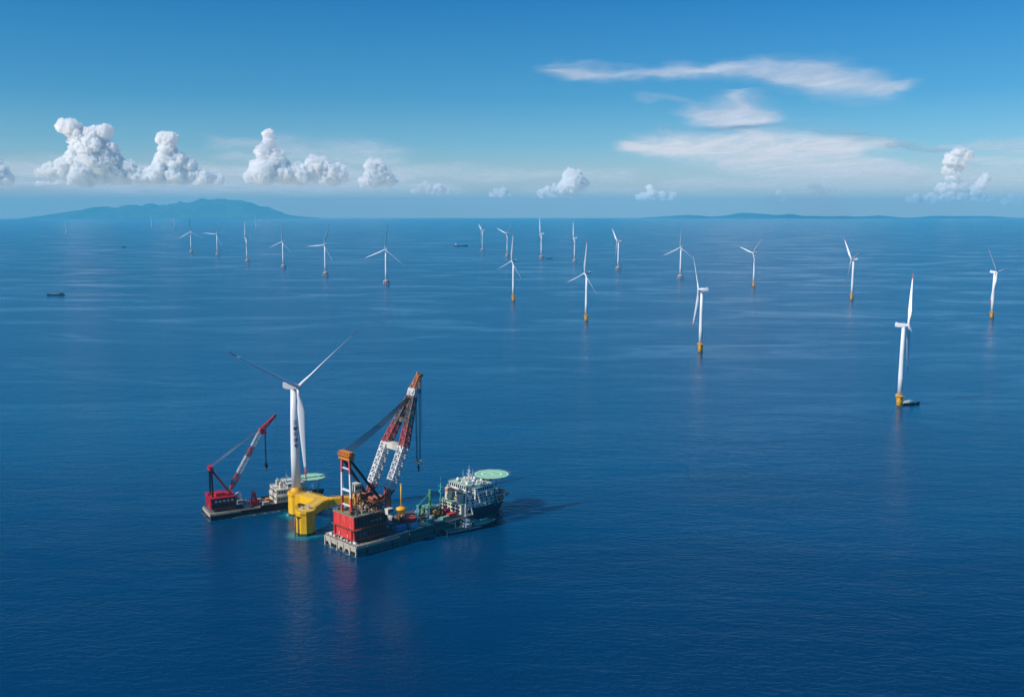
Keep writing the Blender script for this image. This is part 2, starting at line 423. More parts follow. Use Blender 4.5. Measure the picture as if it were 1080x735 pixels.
def veil(label, alt, ribs, bx, by, seed):
    """ribs: streak spines ((bearing, elevation) points, half width, thickness); sheet at one altitude, meshed by bearing and range"""
    (xa, xb), (ya, yb) = bx, by
    nx, ny = int((xb - xa) / 3) + 1, int((yb - ya) / 1.5) + 1
    V = []; T = []
    for j in range(ny):
        py = ya + (yb - ya) * j / (ny - 1); rng = (alt - CAM_H) / ((HZ - py) / 1050.0)
        for i in range(nx):
            px = xa + (xb - xa) * i / (nx - 1)
            wob = mnoise.fractal(Vector((px / 60 + seed, py / 14, seed)), 1.0, 2.0, 4)
            wy = py + 4.5 * wob; wx = px + 14 * mnoise.fractal(Vector((px / 70, py / 16 + 9, seed)), 1.0, 2.0, 3)
            t = 0.0
            for pts, hw, th in ribs:
                for k in range(len(pts) - 1):
                    (ax, ay), (cx_, cy_) = pts[k], pts[k + 1]
                    w0 = hw[k] if isinstance(hw, (list, tuple)) else hw; w1 = hw[k + 1] if isinstance(hw, (list, tuple)) else hw
                    u = max(0, min(1, (wx - ax) / (cx_ - ax))) if cx_ != ax else 0
                    dx = max(ax - wx, wx - cx_, 0) / 14.0
                    dy = (wy - (ay + (cy_ - ay) * u)) / (w0 + (w1 - w0) * u)
                    t = max(t, th * math.exp(-(dx * dx + abs(dy) ** 2.2)))
            V.append((px_dir(px) * rng, rng, alt + 90 * wob)); T.append(t)
    F = [(j * nx + i, j * nx + i + 1, (j + 1) * nx + i + 1, (j + 1) * nx + i) for j in range(ny - 1) for i in range(nx - 1)
         if max(T[j * nx + i], T[j * nx + i + 1], T[(j + 1) * nx + i + 1], T[(j + 1) * nx + i]) > 0.03]
    used = sorted({i for f in F for i in f}); ix = {o_: n_ for n_, o_ in enumerate(used)}
    me = bpy.data.meshes.new('veil_cloud'); me.from_pydata([V[i] for i in used], [], [tuple(ix[i] for i in f) for f in F])
    at = me.attributes.new('thickness', 'FLOAT', 'POINT'); at.data.foreach_set('value', [T[i] for i in used])
    for p in me.polygons: p.use_smooth = True
    me.materials.append(VEIL)
    o = bpy.data.objects.new('veil_cloud', me); COL.objects.link(o)
    return tag(o, label, 'cloud', 'thin veil clouds high in the sky')
veil('long thin white streak cloud, the highest in the sky, thicker toward its ragged far end', 5600,
     [(((585, 82), (640, 84), (720, 80), (800, 79), (860, 88), (915, 96), (935, 95)), (5, 6, 6, 9, 15, 13, 6), 0.75),
      (((580, 74), (612, 75)), 3, 0.3), (((740, 74), (840, 72), (900, 82)), (3, 4, 5), 0.4)], (560, 1000), (60, 118), 2.0)
veil('wide pale veil cloud shaped like a spread wing under the long streak cloud', 3600,
     [(((730, 124), (770, 124), (800, 128)), (10, 17, 13), 1.0), (((775, 118), (790, 145), (800, 160)), (26, 34, 34), 0.95),
      (((668, 155), (720, 158), (800, 160), (880, 158), (918, 156)), (7, 13, 19, 16, 7), 1.1),
      (((760, 172), (820, 176), (900, 178), (950, 184)), (10, 18, 14, 7), 0.9), (((690, 108), (745, 112)), 3, 0.25)], (640, 1000), (98, 200), 5.0)
veil('faint milky veil stretched behind the thin cloud chimney', 3000,
     [(((232, 152), (300, 153), (360, 160), (420, 162)), (5, 8, 11, 6), 0.5), (((250, 166), (420, 172)), 7, 0.42), (((420, 182), (560, 186), (660, 186)), 6, 0.45)], (205, 690), (138, 200), 9.0)
veil('low milky bank of thin cloud behind the cumulus over the island', 3300,
     [(((-40, 178), (60, 180), (160, 184), (300, 184), (420, 188)), (6, 10, 10, 10, 6), 0.75), (((-40, 192), (120, 196), (330, 197), (480, 200)), (7, 9, 9, 6), 0.7)], (-60, 520), (162, 208), 17.0)
veil('low milky bank of thin cloud behind the twin cloud towers', 3300,
     [(((700, 196), (860, 198), (1000, 192), (1120, 190)), (5, 8, 11, 10), 0.48), (((560, 201), (700, 203)), 5, 0.45)], (540, 1130), (172, 209), 21.0)
veil('faint milky veil around the twin cloud towers', 3000,
     [(((930, 156), (1000, 157), (1080, 154), (1120, 155)), (2, 3, 5, 6), 0.55), (((1010, 170), (1060, 172), (1120, 170)), (4, 7, 8), 0.5), (((905, 184), (930, 185), (945, 186)), 4, 0.4)], (900, 1120), (142, 200), 13.0)
# ------------------------------------------------------------------ wind turbines
M_WHITE = paint('turbine_white', (0.80, 0.80, 0.79), 0.35, wear=0.03, scale=0.08, dirt=(0.55, 0.55, 0.52))
M_BLADE = paint('blade_white', (0.80, 0.80, 0.80), 0.35, wear=0.03, scale=0.08, dirt=(0.6, 0.6, 0.58))
M_RED = paint('signal_red', (0.55, 0.05, 0.05), 0.5, wear=0.1)
M_YEL = paint('transition_yellow', (0.80, 0.40, 0.012), 0.45, wear=0.10, scale=0.25, dirt=(0.36, 0.16, 0.03))
M_CONC = paint('pile_concrete', (0.46, 0.33, 0.28), 0.85, wear=0.15, scale=0.2)
M_GROW = paint('marine_growth', (0.05, 0.06, 0.04), 0.9)
M_STEEL = paint('dull_steel', (0.22, 0.23, 0.24), 0.5, 0.3)
HUB = 107.0
def blade_mesh(L=75.0, pitch=R(55), prebend=3.0, broad=1.0):
    mb = MB(); secs = []
    for i in range(25):
        t = i / 24
        if t < 0.05: ch = 2.9; th = 2.9
        elif t < 0.22: k = (t - .05) / .17; k = k * k * (3 - 2 * k); ch = 2.9 + 2.0 * k; th = 2.9 - 1.5 * k
        else: k = (t - .22) / .78; ch = 4.9 * (1 - k) ** 0.9 + 0.5; th = 1.4 * (1 - k) ** 1.2 + 0.14
        if t > .05: ch *= 1 + (broad - 1) * min(1, (t - .05) / .15)
        tw = pitch + R(14) * (1 - t) ** 2
        bend = -prebend * t * t
        ring = []
        for j in range(12):
            a = 2 * pi * j / 12
            x = ch * (0.5 * cos(a) - (0.16 if t > .1 else 0)); y = th * 0.5 * sin(a) * (1 + 0.35 * cos(a) * (1 if t > .15 else 0))
            ring.append((x * cos(tw) - y * sin(tw), x * sin(tw) + y * cos(tw) + bend, 1.6 + t * L))
        secs.append(ring)
    n0 = 21
    mb.loft(secs[:n0 + 1], 0, True); mb.loft(secs[n0:], 1, True)
    return mb
def nacelle_mb():
    mb = MB()
    def sec(y, w, z0, z1): return [(-w / 2, y, z0), (w / 2, y, z0), (w / 2, y, z1 - .6), (w / 2 - .6, y, z1), (-w / 2 + .6, y, z1), (-w / 2, y, z1 - .6)]
    mb.loft([sec(-3.0, 3.6, -1.9, 2.0), sec(-2.0, 4.4, -2.2, 2.5), sec(7.0, 4.6, -2.2, 2.7), sec(10.5, 4.2, -1.6, 2.6)], 0)
    mb.span(-1.8, 1.8, 7.2, 9.8, 2.6, 3.7, 0)
    return mb
PROTO = {}
def proto():
    if PROTO: return
    b = blade_mesh().build('blade', [M_BLADE, M_RED]); PROTO['blade'] = b
    PROTO['nacelle'] = nacelle_mb().build('nacelle', M_WHITE)
    h = MB()
    h.lathe([(1.9, 0), (2.1, 1.0), (2.1, 2.6), (1.7, 3.9), (0.9, 4.8), (0.05, 5.1)], n=16)
    h.v = [(x, -z + 3.0, y) for x, y, z in h.v]
    PROTO['hub'] = h.build('hub', M_WHITE)
    t = MB(); t.lathe([(3.3, 15), (3.28, 40), (2.9, 70), (2.2, HUB - 2.2)], n=24); t.lathe([(3.42, 38), (3.42, 38.5)], n=24)
    PROTO['tower'] = t.build('tower', M_WHITE)
    f = MB(); f.lathe([(3.9, -3), (3.9, 12.5), (3.5, 15)], n=24); f.lathe([(4.3, 7.2), (4.3, 7.8)], n=24)
    for k in range(6):
        a = k * pi / 3 + .3; f.tube((3.9 * cos(a), 3.9 * sin(a), 9), (5.4 * cos(a), 5.4 * sin(a), 14), .22, n=6)
    PROTO['monopile'] = f.build('foundation', M_YEL)
    g = MB(); g.lathe([(3.93, -3), (3.95, 2.2)], n=24); PROTO['growth'] = g.build('splash_zone', M_GROW)
    p = MB(); p.lathe([(5.9, 14.0), (5.9, 14.4)], n=24)
    for k in range(18):
        a = k * pi / 9; p.tube((5.8 * cos(a), 5.8 * sin(a), 14.3), (5.8 * cos(a), 5.8 * sin(a), 15.6), .06, n=4)
    for z in (15.0, 15.6):
        for k in range(18):
            a, a2 = k * pi / 9, (k + 1) * pi / 9; p.tube((5.8 * cos(a), 5.8 * sin(a), z), (5.8 * cos(a2), 5.8 * sin(a2), z), .06, n=4)
    p.box((4.4, -1.5, 15.6), (2.0, 1.6, 2.4)); PROTO['platform'] = p.build('work_platform', M_YEL)
    l = MB()
    for sx in (-.9, .9): l.tube((sx, -5.2, -1), (sx, -5.2, 14), .28, n=8)
    for z in range(1, 14, 2): l.bar((-.9, -5.2, z), (.9, -5.2, z), .2); 
    for z in (3, 11): l.bar((-.9, -5.2, z), (-.9, -3.8, z), .25); l.bar((.9, -5.2, z), (.9, -3.8, z), .25)
    PROTO['ladder'] = l.build('boat_landing', M_YEL)
    c = MB(); c.lathe([(9.2, 8.0), (9.6, 8.6), (9.6, 11.6), (8.2, 12.4), (4.4, 13.2), (3.6, 15.2)], n=24)
    for k in range(8):
        a = k * pi / 4 + .2; c.tube((7.6 * cos(a), 7.6 * sin(a), 8.4), (10.6 * cos(a), 10.6 * sin(a), -4), .95, n=10)
    PROTO['pile_cap'] = c.build('foundation', M_CONC)
    for o in PROTO.values(): COL.objects.unlink(o)
def child(key, root, loc=(0, 0, 0), rot=(0, 0, 0)):
    o = PROTO[key].copy(); COL.objects.link(o); o.parent = root; o.location = loc; o.rotation_euler = rot
    return o
def turbine(x, y, hub, phi, az, kind, label, pitch=None, name='wind_turbine'):
    proto()
    r = empty(name, (x, y, 0))
    sc = hub / HUB; r.scale = (sc, sc, sc)
    beta = math.degrees(math.atan2(x, y))
    yaw = R(-(phi + beta))
    if kind == 'mono':
        child('monopile', r); child('growth', r); child('platform', r, rot=(0, 0, yaw * 2)); child('ladder', r, rot=(0, 0, yaw + 1.2))
    else:
        child('pile_cap', r, rot=(0, 0, yaw))
    child('tower', r)
    child('nacelle', r, (0, 0, HUB), (0, 0, yaw))
    off = Matrix.Rotation(yaw, 3, 'Z') @ Vector((0, -6.0, 0.2))
    child('hub', r, (off.x, off.y, HUB + .2), (0, 0, yaw))
    for k in range(3):
        m = Matrix.Rotation(yaw, 3, 'Z') @ Matrix.Rotation(R(az + 120 * k), 3, 'Y')
        bl = child('blade', r, (off.x, off.y, HUB + .2), m.to_euler())
        if pitch is not None:
            if pitch not in PITCHED: o_ = blade_mesh(75.0, R(pitch)).build('blade', [M_BLADE, M_RED]); PITCHED[pitch] = o_.data; bpy.data.objects.remove(o_)
            bl.data = PITCHED[pitch]
    return tag(r, label, 'wind turbine', 'wind turbines standing in the sea')
PITCHED = {}
TURB = [
 (-4881, 10974, 107, 60, 20, 'cap', 'faint far turbine nearly lost in haze, outermost of the farm below the island west end'),
 (-5794, 16128, 120, 70, 0, 'cap', 'palest tiny turbine on the horizon below the middle of the long blue island'),
 (-5603, 16648, 120, 70, 40, 'cap', 'ghostly tiny turbine on the horizon just beside the slender pinkish-based one'),
 (-1942, 6055, 128, 20, 0, 'cap', 'small pink-based turbine, one blade upright and one drooping, first in the island row'),
 (-1666, 5654, 122, 30, 35, 'cap', 'slim hazy pinkish-based turbine with raised blade, second in the island row'),
 (-1298, 4896, 122, 80, 15, 'cap', 'hazy turbine with rotor seen edge on as two narrow prongs, third in the island row'),
 (-3561, 13946, 120, 60, 10, 'cap', 'ghostly tiny turbine on the horizon under the island east slope'),
 (-1006, 4391, 116, 45, 10, 'cap', 'white turbine on pinkish cap under the island east end, blade upright beside a level one'),
 (-722, 3859, 119, 40, 25, 'cap', 'white turbine on wide tan pile cap, one blade level and one raised'),
 (-429, 3395, 118, 20, 8, 'cap', 'last white turbine of the island row, closest to the open gap in the farm'),
 (-187, 6356, 132, 80, 175, 'cap', 'hazy turbine like a plain white stick, beside the far cargo ship'),
 (-26, 5532, 128, 50, 50, 'cap', 'hazy white turbine with a bent-over blade right behind a nearer turbine'),
 (4, 2735, 111, 59, 10, 'mono', 'white turbine on ochre base with hazy turbines close behind, blade tilted just off upright'),
 (156, 5302, 132, 82, 0, 'cap', 'tall thin hazy turbine with a small dark boat at its foot'),
 (307, 4896, 120, 80, 3, 'cap', 'thin hazy turbine with upright blade right behind the middle near turbine'),
 (167, 2227, 108, 56, 10, 'mono', 'white ochre-based turbine in mid-sea, third nearest, blades making an open V'),
 (452, 4244, 122, 72, 70, 'cap', 'hazy turbine on pink cap with one blade hanging along its tower'),
 (624, 3691, 115, 28, 5, 'cap', 'white turbine on pinkish cap with pale slick of calm water at its foot'),
 (329, 1722, 110, 78, 205, 'mono', 'second nearest white turbine, on ochre base, long blade hanging clear of the tower', -45),
 (793, 3264, 111, 53, 45, 'mono', 'mid-distance white turbine on ochre base, two blades spread wide like a Y'),
 (946, 2765, 114, 70, -165, 'mono', 'white reddish-based turbine, rotor near edge on, blade hanging beside the tower'),
 (488, 1233, 103, -91, 30, 'mono', 'nearest bottom-fixed white turbine on bright yellow base with a work boat moored beside it'),
 (1108, 2288, 107, -60, 80, 'mono', 'white turbine on ochre base standing closest to the picture edge, blades pointing three ways'),
]
for t in TURB: turbine(*t)

# ------------------------------------------------------------------ floating turbine on its three-column platform
M_PLAT = paint('platform_yellow', (0.90, 0.50, 0.008), 0.45, wear=0.24, scale=0.22, dirt=(0.55, 0.25, 0.03))
M_DECK = paint('deck_yellow', (0.74, 0.46, 0.07), 0.7, wear=0.2, scale=0.15, dirt=(0.40, 0.25, 0.08))
M_LET = paint('letter_navy', (0.015, 0.035, 0.11), 0.5, wear=0.0)
M_NAC = paint('nacelle_grey', (0.42, 0.43, 0.45), 0.45, wear=0.05)
def floating_turbine():
    T, F, Rr = Vector((0, 0, 0)), Vector((17, -49, 0)), Vector((52, -9.5, 0))
    root = empty('floating_wind_turbine', (-174, 781, 0))
    tag(root, 'tall white floating turbine on a yellow three-column platform between the two crane vessels', 'floating turbine')
    HT = 19.0
    for P, rad in ((T, 7.0), (F, 7.2), (Rr, 6.8)):
        c = MB()
        c.lathe([(rad, -6), (rad, HT - 3), (rad + .5, HT - 1.5), (rad + .5, HT)], tuple(P), n=10, smooth=False)
        for z in (6.5, 12.5): c.lathe([(rad + .15, z), (rad + .15, z + .35)], tuple(P), n=10, smooth=False)
        co = c.build('column', M_PLAT, root)
        g = MB(); g.lathe([(rad + .05, -4), (rad + .06, 2.1)], tuple(P), n=10, smooth=False); g.build('splash_zone', M_GROW, co)
        pl = MB(); pl.lathe([(rad - .1, HT), (rad - .1, HT + .25)], tuple(P), n=10, smooth=False)
        for k in range(20):
            a, a2 = k * pi / 10, (k + 1) * pi / 10
            for z in (HT + .9, HT + 1.4): pl.tube(P + Vector((rad * .97 * cos(a), rad * .97 * sin(a), z)), P + Vector((rad * .97 * cos(a2), rad * .97 * sin(a2), z)), .07, n=4)
            pl.tube(P + Vector((rad * .97 * cos(a), rad * .97 * sin(a), HT)), P + Vector((rad * .97 * cos(a), rad * .97 * sin(a), HT + 1.4)), .07, n=4)
        pl.build('column_deck', M_DECK, root)
    def beam(A, B, w=8.0, z0=HT - 6.5, z1=HT - .4, ia=5.6, ib=5.6):
        A, B = A.copy(), B.copy(); d = (B - A).normalized(); a = A + d * ia; b = B - d * (ib + 4.0)
        s = Vector((-d.y, d.x, 0)); mb = MB()
        L = (b - a).length
        secs = []
        for u, ww, zz in ((0, w + 3, z0 - 2), (.18, w, z0), (.82, w, z0), (1, w + 3, z0 - 2)):
            c = a + d * L * u
            secs.append([tuple(c + s * e * ww / 2 + Vector((0, 0, z))) for e, z in ((-1, zz), (1, zz), (1, z1), (-1, z1))])
        mb.loft(secs, 0)
        o = mb.build('pontoon_beam', M_PLAT, root)
        wk = MB(); c0, c1 = a + d * 1.5, b - d * 1.5
        wk.bar(c0 + Vector((0, 0, z1 + .15)), c1 + Vector((0, 0, z1 + .15)), w - 1.2, .25)
        for e in (-1, 1):
            for z in (.8, 1.3): wk.bar(c0 + s * e * (w / 2 - .5) + Vector((0, 0, z1 + z)), c1 + s * e * (w / 2 - .5) + Vector((0, 0, z1 + z)), .12)
        wk.build('walkway', M_DECK, o)
    N = Vector((24, -18, 0))
    beam(T, N, 10.0, HT - 6.5, HT - .4, 5.6, -2.0); beam(F, N, 9.0, HT - 6.5, HT - .5, 5.8, -1.0); beam(Rr, N, 6.5, HT - 5.6, HT - .7, 5.4, 1.0)
    nd = MB(); nd.lathe([(4.6, HT - 7.6), (6.2, HT - 6.2), (6.2, HT - 1.2), (5.8, HT - .3)], tuple(N), n=12, smooth=False); nd.build('centre_node', M_PLAT, root)
    bl = MB()
    for k in (-1, 1): bl.tube(F + Vector((-5.5 + k * 1.2, -6.3, 0)), F + Vector((-5.5 + k * 1.2, -6.3, 15)), .4, n=8)
    for z in range(1, 15, 2): bl.bar(F + Vector((-6.7, -6.3, z)), F + Vector((-4.3, -6.3, z)), .3)
    bl.box(F + Vector((-4.5, -5.8, 15.4)), (5, 3, .5)); bl.build('boat_landing', paint('brown_landing', (0.30, 0.15, 0.04), 0.7), root)  # landing frame coloured dark brown
    eq = MB()
    eq.box(F + Vector((1.5, 2, HT + 1.5)), (3, 2.4, 2.5)); eq.box(F + Vector((-2.5, 1, HT + 1.1)), (2, 2, 1.7)); eq.box(Rr + Vector((0, -2, HT + 1.6)), (4, 3, 2.7))
    eq.build('equipment_box', paint('equipment_grey', (0.5, 0.5, 0.47), 0.6), root)
    tp = MB(); tp.lathe([(5.4, HT), (5.0, HT + 1.2), (3.9, HT + 3.2), (3.7, HT + 4)], n=32); tp.build('tower_base', M_YEL, root)
    HH = 105.0
    tw = MB(); prof = [(3.7, HT + 4), (3.65, 50), (3.2, 78), (2.3, HH - 2.2)]; tw.lathe(prof, n=40)
    tower = tw.build('tower', M_WHITE, root)
    # ship-name characters running down the tower, wrapped onto its curve
    facing = math.atan2(-781, 174) + R(14)
    for i, chx in enumerate('三峡引领号'):
        cu = bpy.data.curves.new('lettering', 'FONT'); cu.body = chx; cu.size = 3.9; cu.align_x = 'CENTER'; cu.align_y = 'CENTER'; cu.extrude = 0.02; cu.offset = 0.07
        to = bpy.data.objects.new('lettering', cu); COL.objects.link(to)
        dg = bpy.context.evaluated_depsgraph_get()
        me = bpy.data.meshes.new_from_object(to.evaluated_get(dg)); bpy.data.objects.remove(to)
        bm = bmesh.new(); bm.from_mesh(me)
        for q in range(-9, 10):
            bmesh.ops.bisect_plane(bm, geom=bm.verts[:] + bm.edges[:] + bm.faces[:], plane_co=(q * .25, 0, 0), plane_no=(1, 0, 0))
        zc = 76.0 - i * 4.7
        for v in bm.verts:
            z = zc + v.co.y
            rad = 3.65 + (3.2 - 3.65) * (z - 50) / 28 + 0.05 + v.co.z
            a = facing + v.co.x / rad
            v.co = (rad * cos(a), rad * sin(a), z)
        bm.to_mesh(me); bm.free(); me.materials.clear(); me.materials.append(M_LET)
        lo = bpy.data.objects.new('lettering', me); COL.objects.link(lo); lo.parent = tower
    fmesh = blade_mesh(75.0, R(50), 3.0, 1.15).build('blade', [M_BLADE, M_RED]); fo = fmesh; fmesh = fo.data; bpy.data.objects.remove(fo)
    beta = math.degrees(math.atan2(-174, 781)); yaw = R(-(-40 + beta))
    na = PROTO['nacelle'].copy(); na.data = na.data.copy(); na.data.materials.clear(); na.data.materials.append(M_NAC); COL.objects.link(na)
    na.parent = root; na.location = (0, 0, HH); na.rotation_euler = (0, 0, yaw)
    off = Matrix.Rotation(yaw, 3, 'Z') @ Vector((0, -6.0, 0.2))
    child('hub', root, (off.x, off.y, HH + .2), (0, 0, yaw))
    for k in range(3):
        m = Matrix.Rotation(yaw, 3, 'Z') @ Matrix.Rotation(R(58 + 120 * k), 3, 'Y')
        fb = child('blade', root, (off.x, off.y, HH + .2), m.to_euler()); fb.data = fmesh
floating_turbine()
# ------------------------------------------------------------------ ships: shared materials and builders
M_RUSTRED = paint('crane_red', (0.70, 0.045, 0.035), 0.55, wear=0.30, scale=0.30, dirt=(0.62, 0.24, 0.18))
M_SHADE = paint('painted_shade', (0.022, 0.026, 0.024), 0.6, wear=0.3, scale=0.3, dirt=(0.12, 0.05, 0.035))  # near-black colour standing in for shade on the crane house walls
M_CREAM = paint('cabin_cream', (0.66, 0.62, 0.52), 0.5, wear=0.18, scale=0.25, dirt=(0.40, 0.30, 0.2))
M_SHIPW = paint('ship_white', (0.76, 0.76, 0.73), 0.45, wear=0.16, scale=0.25, dirt=(0.42, 0.33, 0.25))
M_BOOMW = paint('boom_white', (0.74, 0.73, 0.70), 0.5, wear=0.20, scale=0.3, dirt=(0.45, 0.26, 0.2))
M_BOOMR = paint('boom_red', (0.46, 0.075, 0.055), 0.55, wear=0.25, scale=0.3, dirt=(0.25, 0.10, 0.07))
M_BOOMD = paint('boom_rust_dark', (0.16, 0.11, 0.10), 0.7, wear=0.3, scale=0.3, dirt=(0.35, 0.30, 0.27))
M_ORANGE = paint('crane_orange', (0.66, 0.22, 0.03), 0.5, wear=0.25, scale=0.3, dirt=(0.22, 0.08, 0.03))
M_RUST = paint('rust_brown', (0.34, 0.10, 0.055), 0.75, wear=0.3, scale=0.3, dirt=(0.12, 0.05, 0.04))
M_ROOF = paint('roof_khaki', (0.26, 0.27, 0.17), 0.8, wear=0.3, scale=0.2, dirt=(0.14, 0.12, 0.08))
M_HULL_T = paint('hull_teal', (0.035, 0.11, 0.12), 0.5, wear=0.33, scale=0.25, dirt=(0.17, 0.13, 0.10))
M_HULL_N = paint('hull_navy', (0.008, 0.022, 0.05), 0.45, wear=0.12, scale=0.12, dirt=(0.07, 0.05, 0.04))
M_HULL_K = paint('hull_black', (0.012, 0.012, 0.014), 0.55, wear=0.18, scale=0.12, dirt=(0.09, 0.06, 0.045))
M_BEIGE = paint('stern_beige', (0.48, 0.42, 0.33), 0.7, wear=0.33, scale=0.15, dirt=(0.20, 0.14, 0.10))
M_DECKS = paint('deck_steel', (0.115, 0.105, 0.09), 0.85, wear=0.35, scale=0.12, dirt=(0.20, 0.11, 0.07))
M_DECKG = paint('deck_green', (0.16, 0.34, 0.24), 0.8, wear=0.25, scale=0.15, dirt=(0.22, 0.24, 0.2))
M_HELI = paint('helideck_green', (0.22, 0.60, 0.36), 0.7, wear=0.15, scale=0.15, dirt=(0.3, 0.42, 0.34))
M_PALEG = paint('roof_pale_green', (0.42, 0.55, 0.44), 0.7, wear=0.35, scale=0.3, dirt=(0.62, 0.60, 0.52))
M_MARK = paint('deck_marking', (0.80, 0.80, 0.72), 0.7, wear=0.1)
M_GLASS = paint('dark_glass', (0.012, 0.016, 0.02), 0.1, wear=0.0)
M_BLACK = paint('cable_black', (0.012, 0.012, 0.014), 0.6, wear=0.0)
M_RUBBER = paint('tyre_rubber', (0.014, 0.014, 0.014), 0.9, wear=0.0)
M_TEAL = paint('cargo_teal', (0.05, 0.30, 0.30), 0.6, wear=0.2)
M_BLUE = paint('cargo_blue', (0.07, 0.22, 0.50), 0.6, wear=0.15)
M_PALEB = paint('tarp_pale_blue', (0.24, 0.46, 0.60), 0.7, wear=0.1)
M_LIME = paint('mast_green', (0.16, 0.50, 0.20), 0.5, wear=0.12)
M_MAG = paint('reel_crimson', (0.45, 0.02, 0.06), 0.5, wear=0.12)
M_GREY = paint('container_grey', (0.36, 0.37, 0.37), 0.6, wear=0.2)
M_LIFE = paint('lifeboat_orange', (0.80, 0.16, 0.03), 0.4, wear=0.05)

def V3(*a): return Vector(a)
def lattice(mb, p, q, w0, w1, bays, r, mi_fn=lambda t: 0, rb=None, side=None):
    """four chords and zigzag braces between p and q"""
    p, q = Vector(p), Vector(q); d = (q - p).normalized()
    u = Vector(side).normalized() if side else d.cross(V3(0, 0, 1)).normalized()
    v = u.cross(d).normalized(); rb = rb or r * .6
    def cn(t, k):
        w = w0 + (w1 - w0) * t
        return p + (q - p) * t + u * (w / 2 * (-1, 1, 1, -1)[k]) + v * (w / 2 * (-1, -1, 1, 1)[k])
    for b in range(bays):
        t0, t1 = b / bays, (b + 1) / bays; mi = mi_fn((t0 + t1) / 2)
        for k in range(4):
            mb.tube(cn(t0, k), cn(t1, k), r, n=6, mi=mi)
            k2 = (k + 1) % 4
            mb.tube(cn(t0, k), cn(t0, k2), rb, n=5, mi=mi)
            if b % 2: mb.tube(cn(t0, k), cn(t1, k2), rb, n=5, mi=mi)
            else: mb.tube(cn(t0, k2), cn(t1, k), rb, n=5, mi=mi)
def rails(mb, pts, h=1.2, r=0.09, closed=False):
    P = [Vector(p) for p in pts]
    if closed: P.append(P[0])
    for a, b in zip(P, P[1:]):
        for z in (h * .5, h): mb.tube(a + V3(0, 0, z), b + V3(0, 0, z), r, n=4)
        n = max(1, int((b - a).length / 2.5))
        for k in range(n + 1): mb.tube(a + (b - a) * k / n, a + (b - a) * k / n + V3(0, 0, h), r, n=4)
def windows(parent, mat, x0, x1, y, z0, z1, n, axis='x', out=0.06):
    """one row of n panes on a wall; a single part per row"""
    mb = MB(); w = (x1 - x0) / n
    for k in range(n):
        a, b = x0 + w * (k + .18), x0 + w * (k + .82)
        if axis == 'x': mb.span(a, b, y - out, y + out, z0, z1)
        else: mb.span(y - out, y + out, a, b, z0, z1)
    return mb.build('window', mat, parent)
def helideck(root, c, r, z_deck):
    d = MB(); d.lathe([(r - .6, -.7), (r, -.3), (r, 0)], (c[0], c[1], c[2]), n=12, smooth=False)
    o = d.build('helideck', M_HELI, root)
    m = MB()
    for k in range(36):
        a, b = 2 * pi * k / 36, 2 * pi * (k + 1) / 36
        for r0, r1 in ((r * .52, r * .60), (r * .90, r * .95)):
            q = [(c[0] + rr * cos(t), c[1] + rr * sin(t), c[2] + .02) for rr, t in ((r0, a), (r1, a), (r1, b), (r0, b))]
            m.add(q, [(0, 1, 2, 3)])
    h = r * .24
    for sx in (-1, 1): m.span(c[0] - h, c[0] + h, c[1] + sx * h * .7 - h * .12, c[1] + sx * h * .7 + h * .12, c[2] + .018, c[2] + .03)
    m.span(c[0] - h * .13, c[0] + h * .13, c[1] - h * .58, c[1] + h * .58, c[2] + .016, c[2] + .028)
    m.build('deck_marking', M_MARK, o)
    s = MB()
    for k in range(6):
        a = k * pi / 3 + .3
        s.tube((c[0] + r * .75 * cos(a), c[1] + r * .75 * sin(a), c[2] - .6), (c[0] + r * .45 * cos(a), c[1] + r * .45 * sin(a), z_deck), .3, n=6)
    for k in range(6):
        a, b = k * pi / 3 + .3, (k + 1) * pi / 3 + .3
        s.tube((c[0] + r * .75 * cos(a), c[1] + r * .75 * sin(a), c[2] - .9), (c[0] + r * .75 * cos(b), c[1] + r * .75 * sin(b), c[2] - .9), .25, n=6)
    s.build('support_strut', M_SHIPW, o)
    nt = MB()
    for k in range(12):
        a, b = 2 * pi * k / 12, 2 * pi * (k + 1) / 12
        P = [V3(c[0] + rr * cos(t), c[1] + rr * sin(t), c[2] - .15 + zz) for rr, t, zz in ((r, a, 0), (r + 1.5, a, .25), (r + 1.5, b, .25), (r, b, 0))]
        nt.tube(P[0], P[1], .1, n=4); nt.tube(P[1], P[2], .1, n=4)
        nt.tube((P[0] + P[3]) / 2, (P[1] + P[2]) / 2, .06, n=4)
    nt.build('safety_net', M_GREY, o)
def block(root, name, mat, roof, x0, x1, y0, y1, z0, z1, roof_over=.35):
    """a deckhouse tier: walls, a roof slab proud of them, ribs"""
    m = MB(); m.span(x0, x1, y0, y1, z0, z1 - .3)
    o = m.build(name, mat, root, bevel=.12)
    r = MB(); r.span(x0 - roof_over, x1 + roof_over, y0 - roof_over, y1 + roof_over, z1 - .3, z1)
    rails(r, [(x0, y0, z1), (x1, y0, z1), (x1, y1, z1), (x0, y1, z1)], 1.1, .07, True)
    r.build('roof', roof, o)
    return o
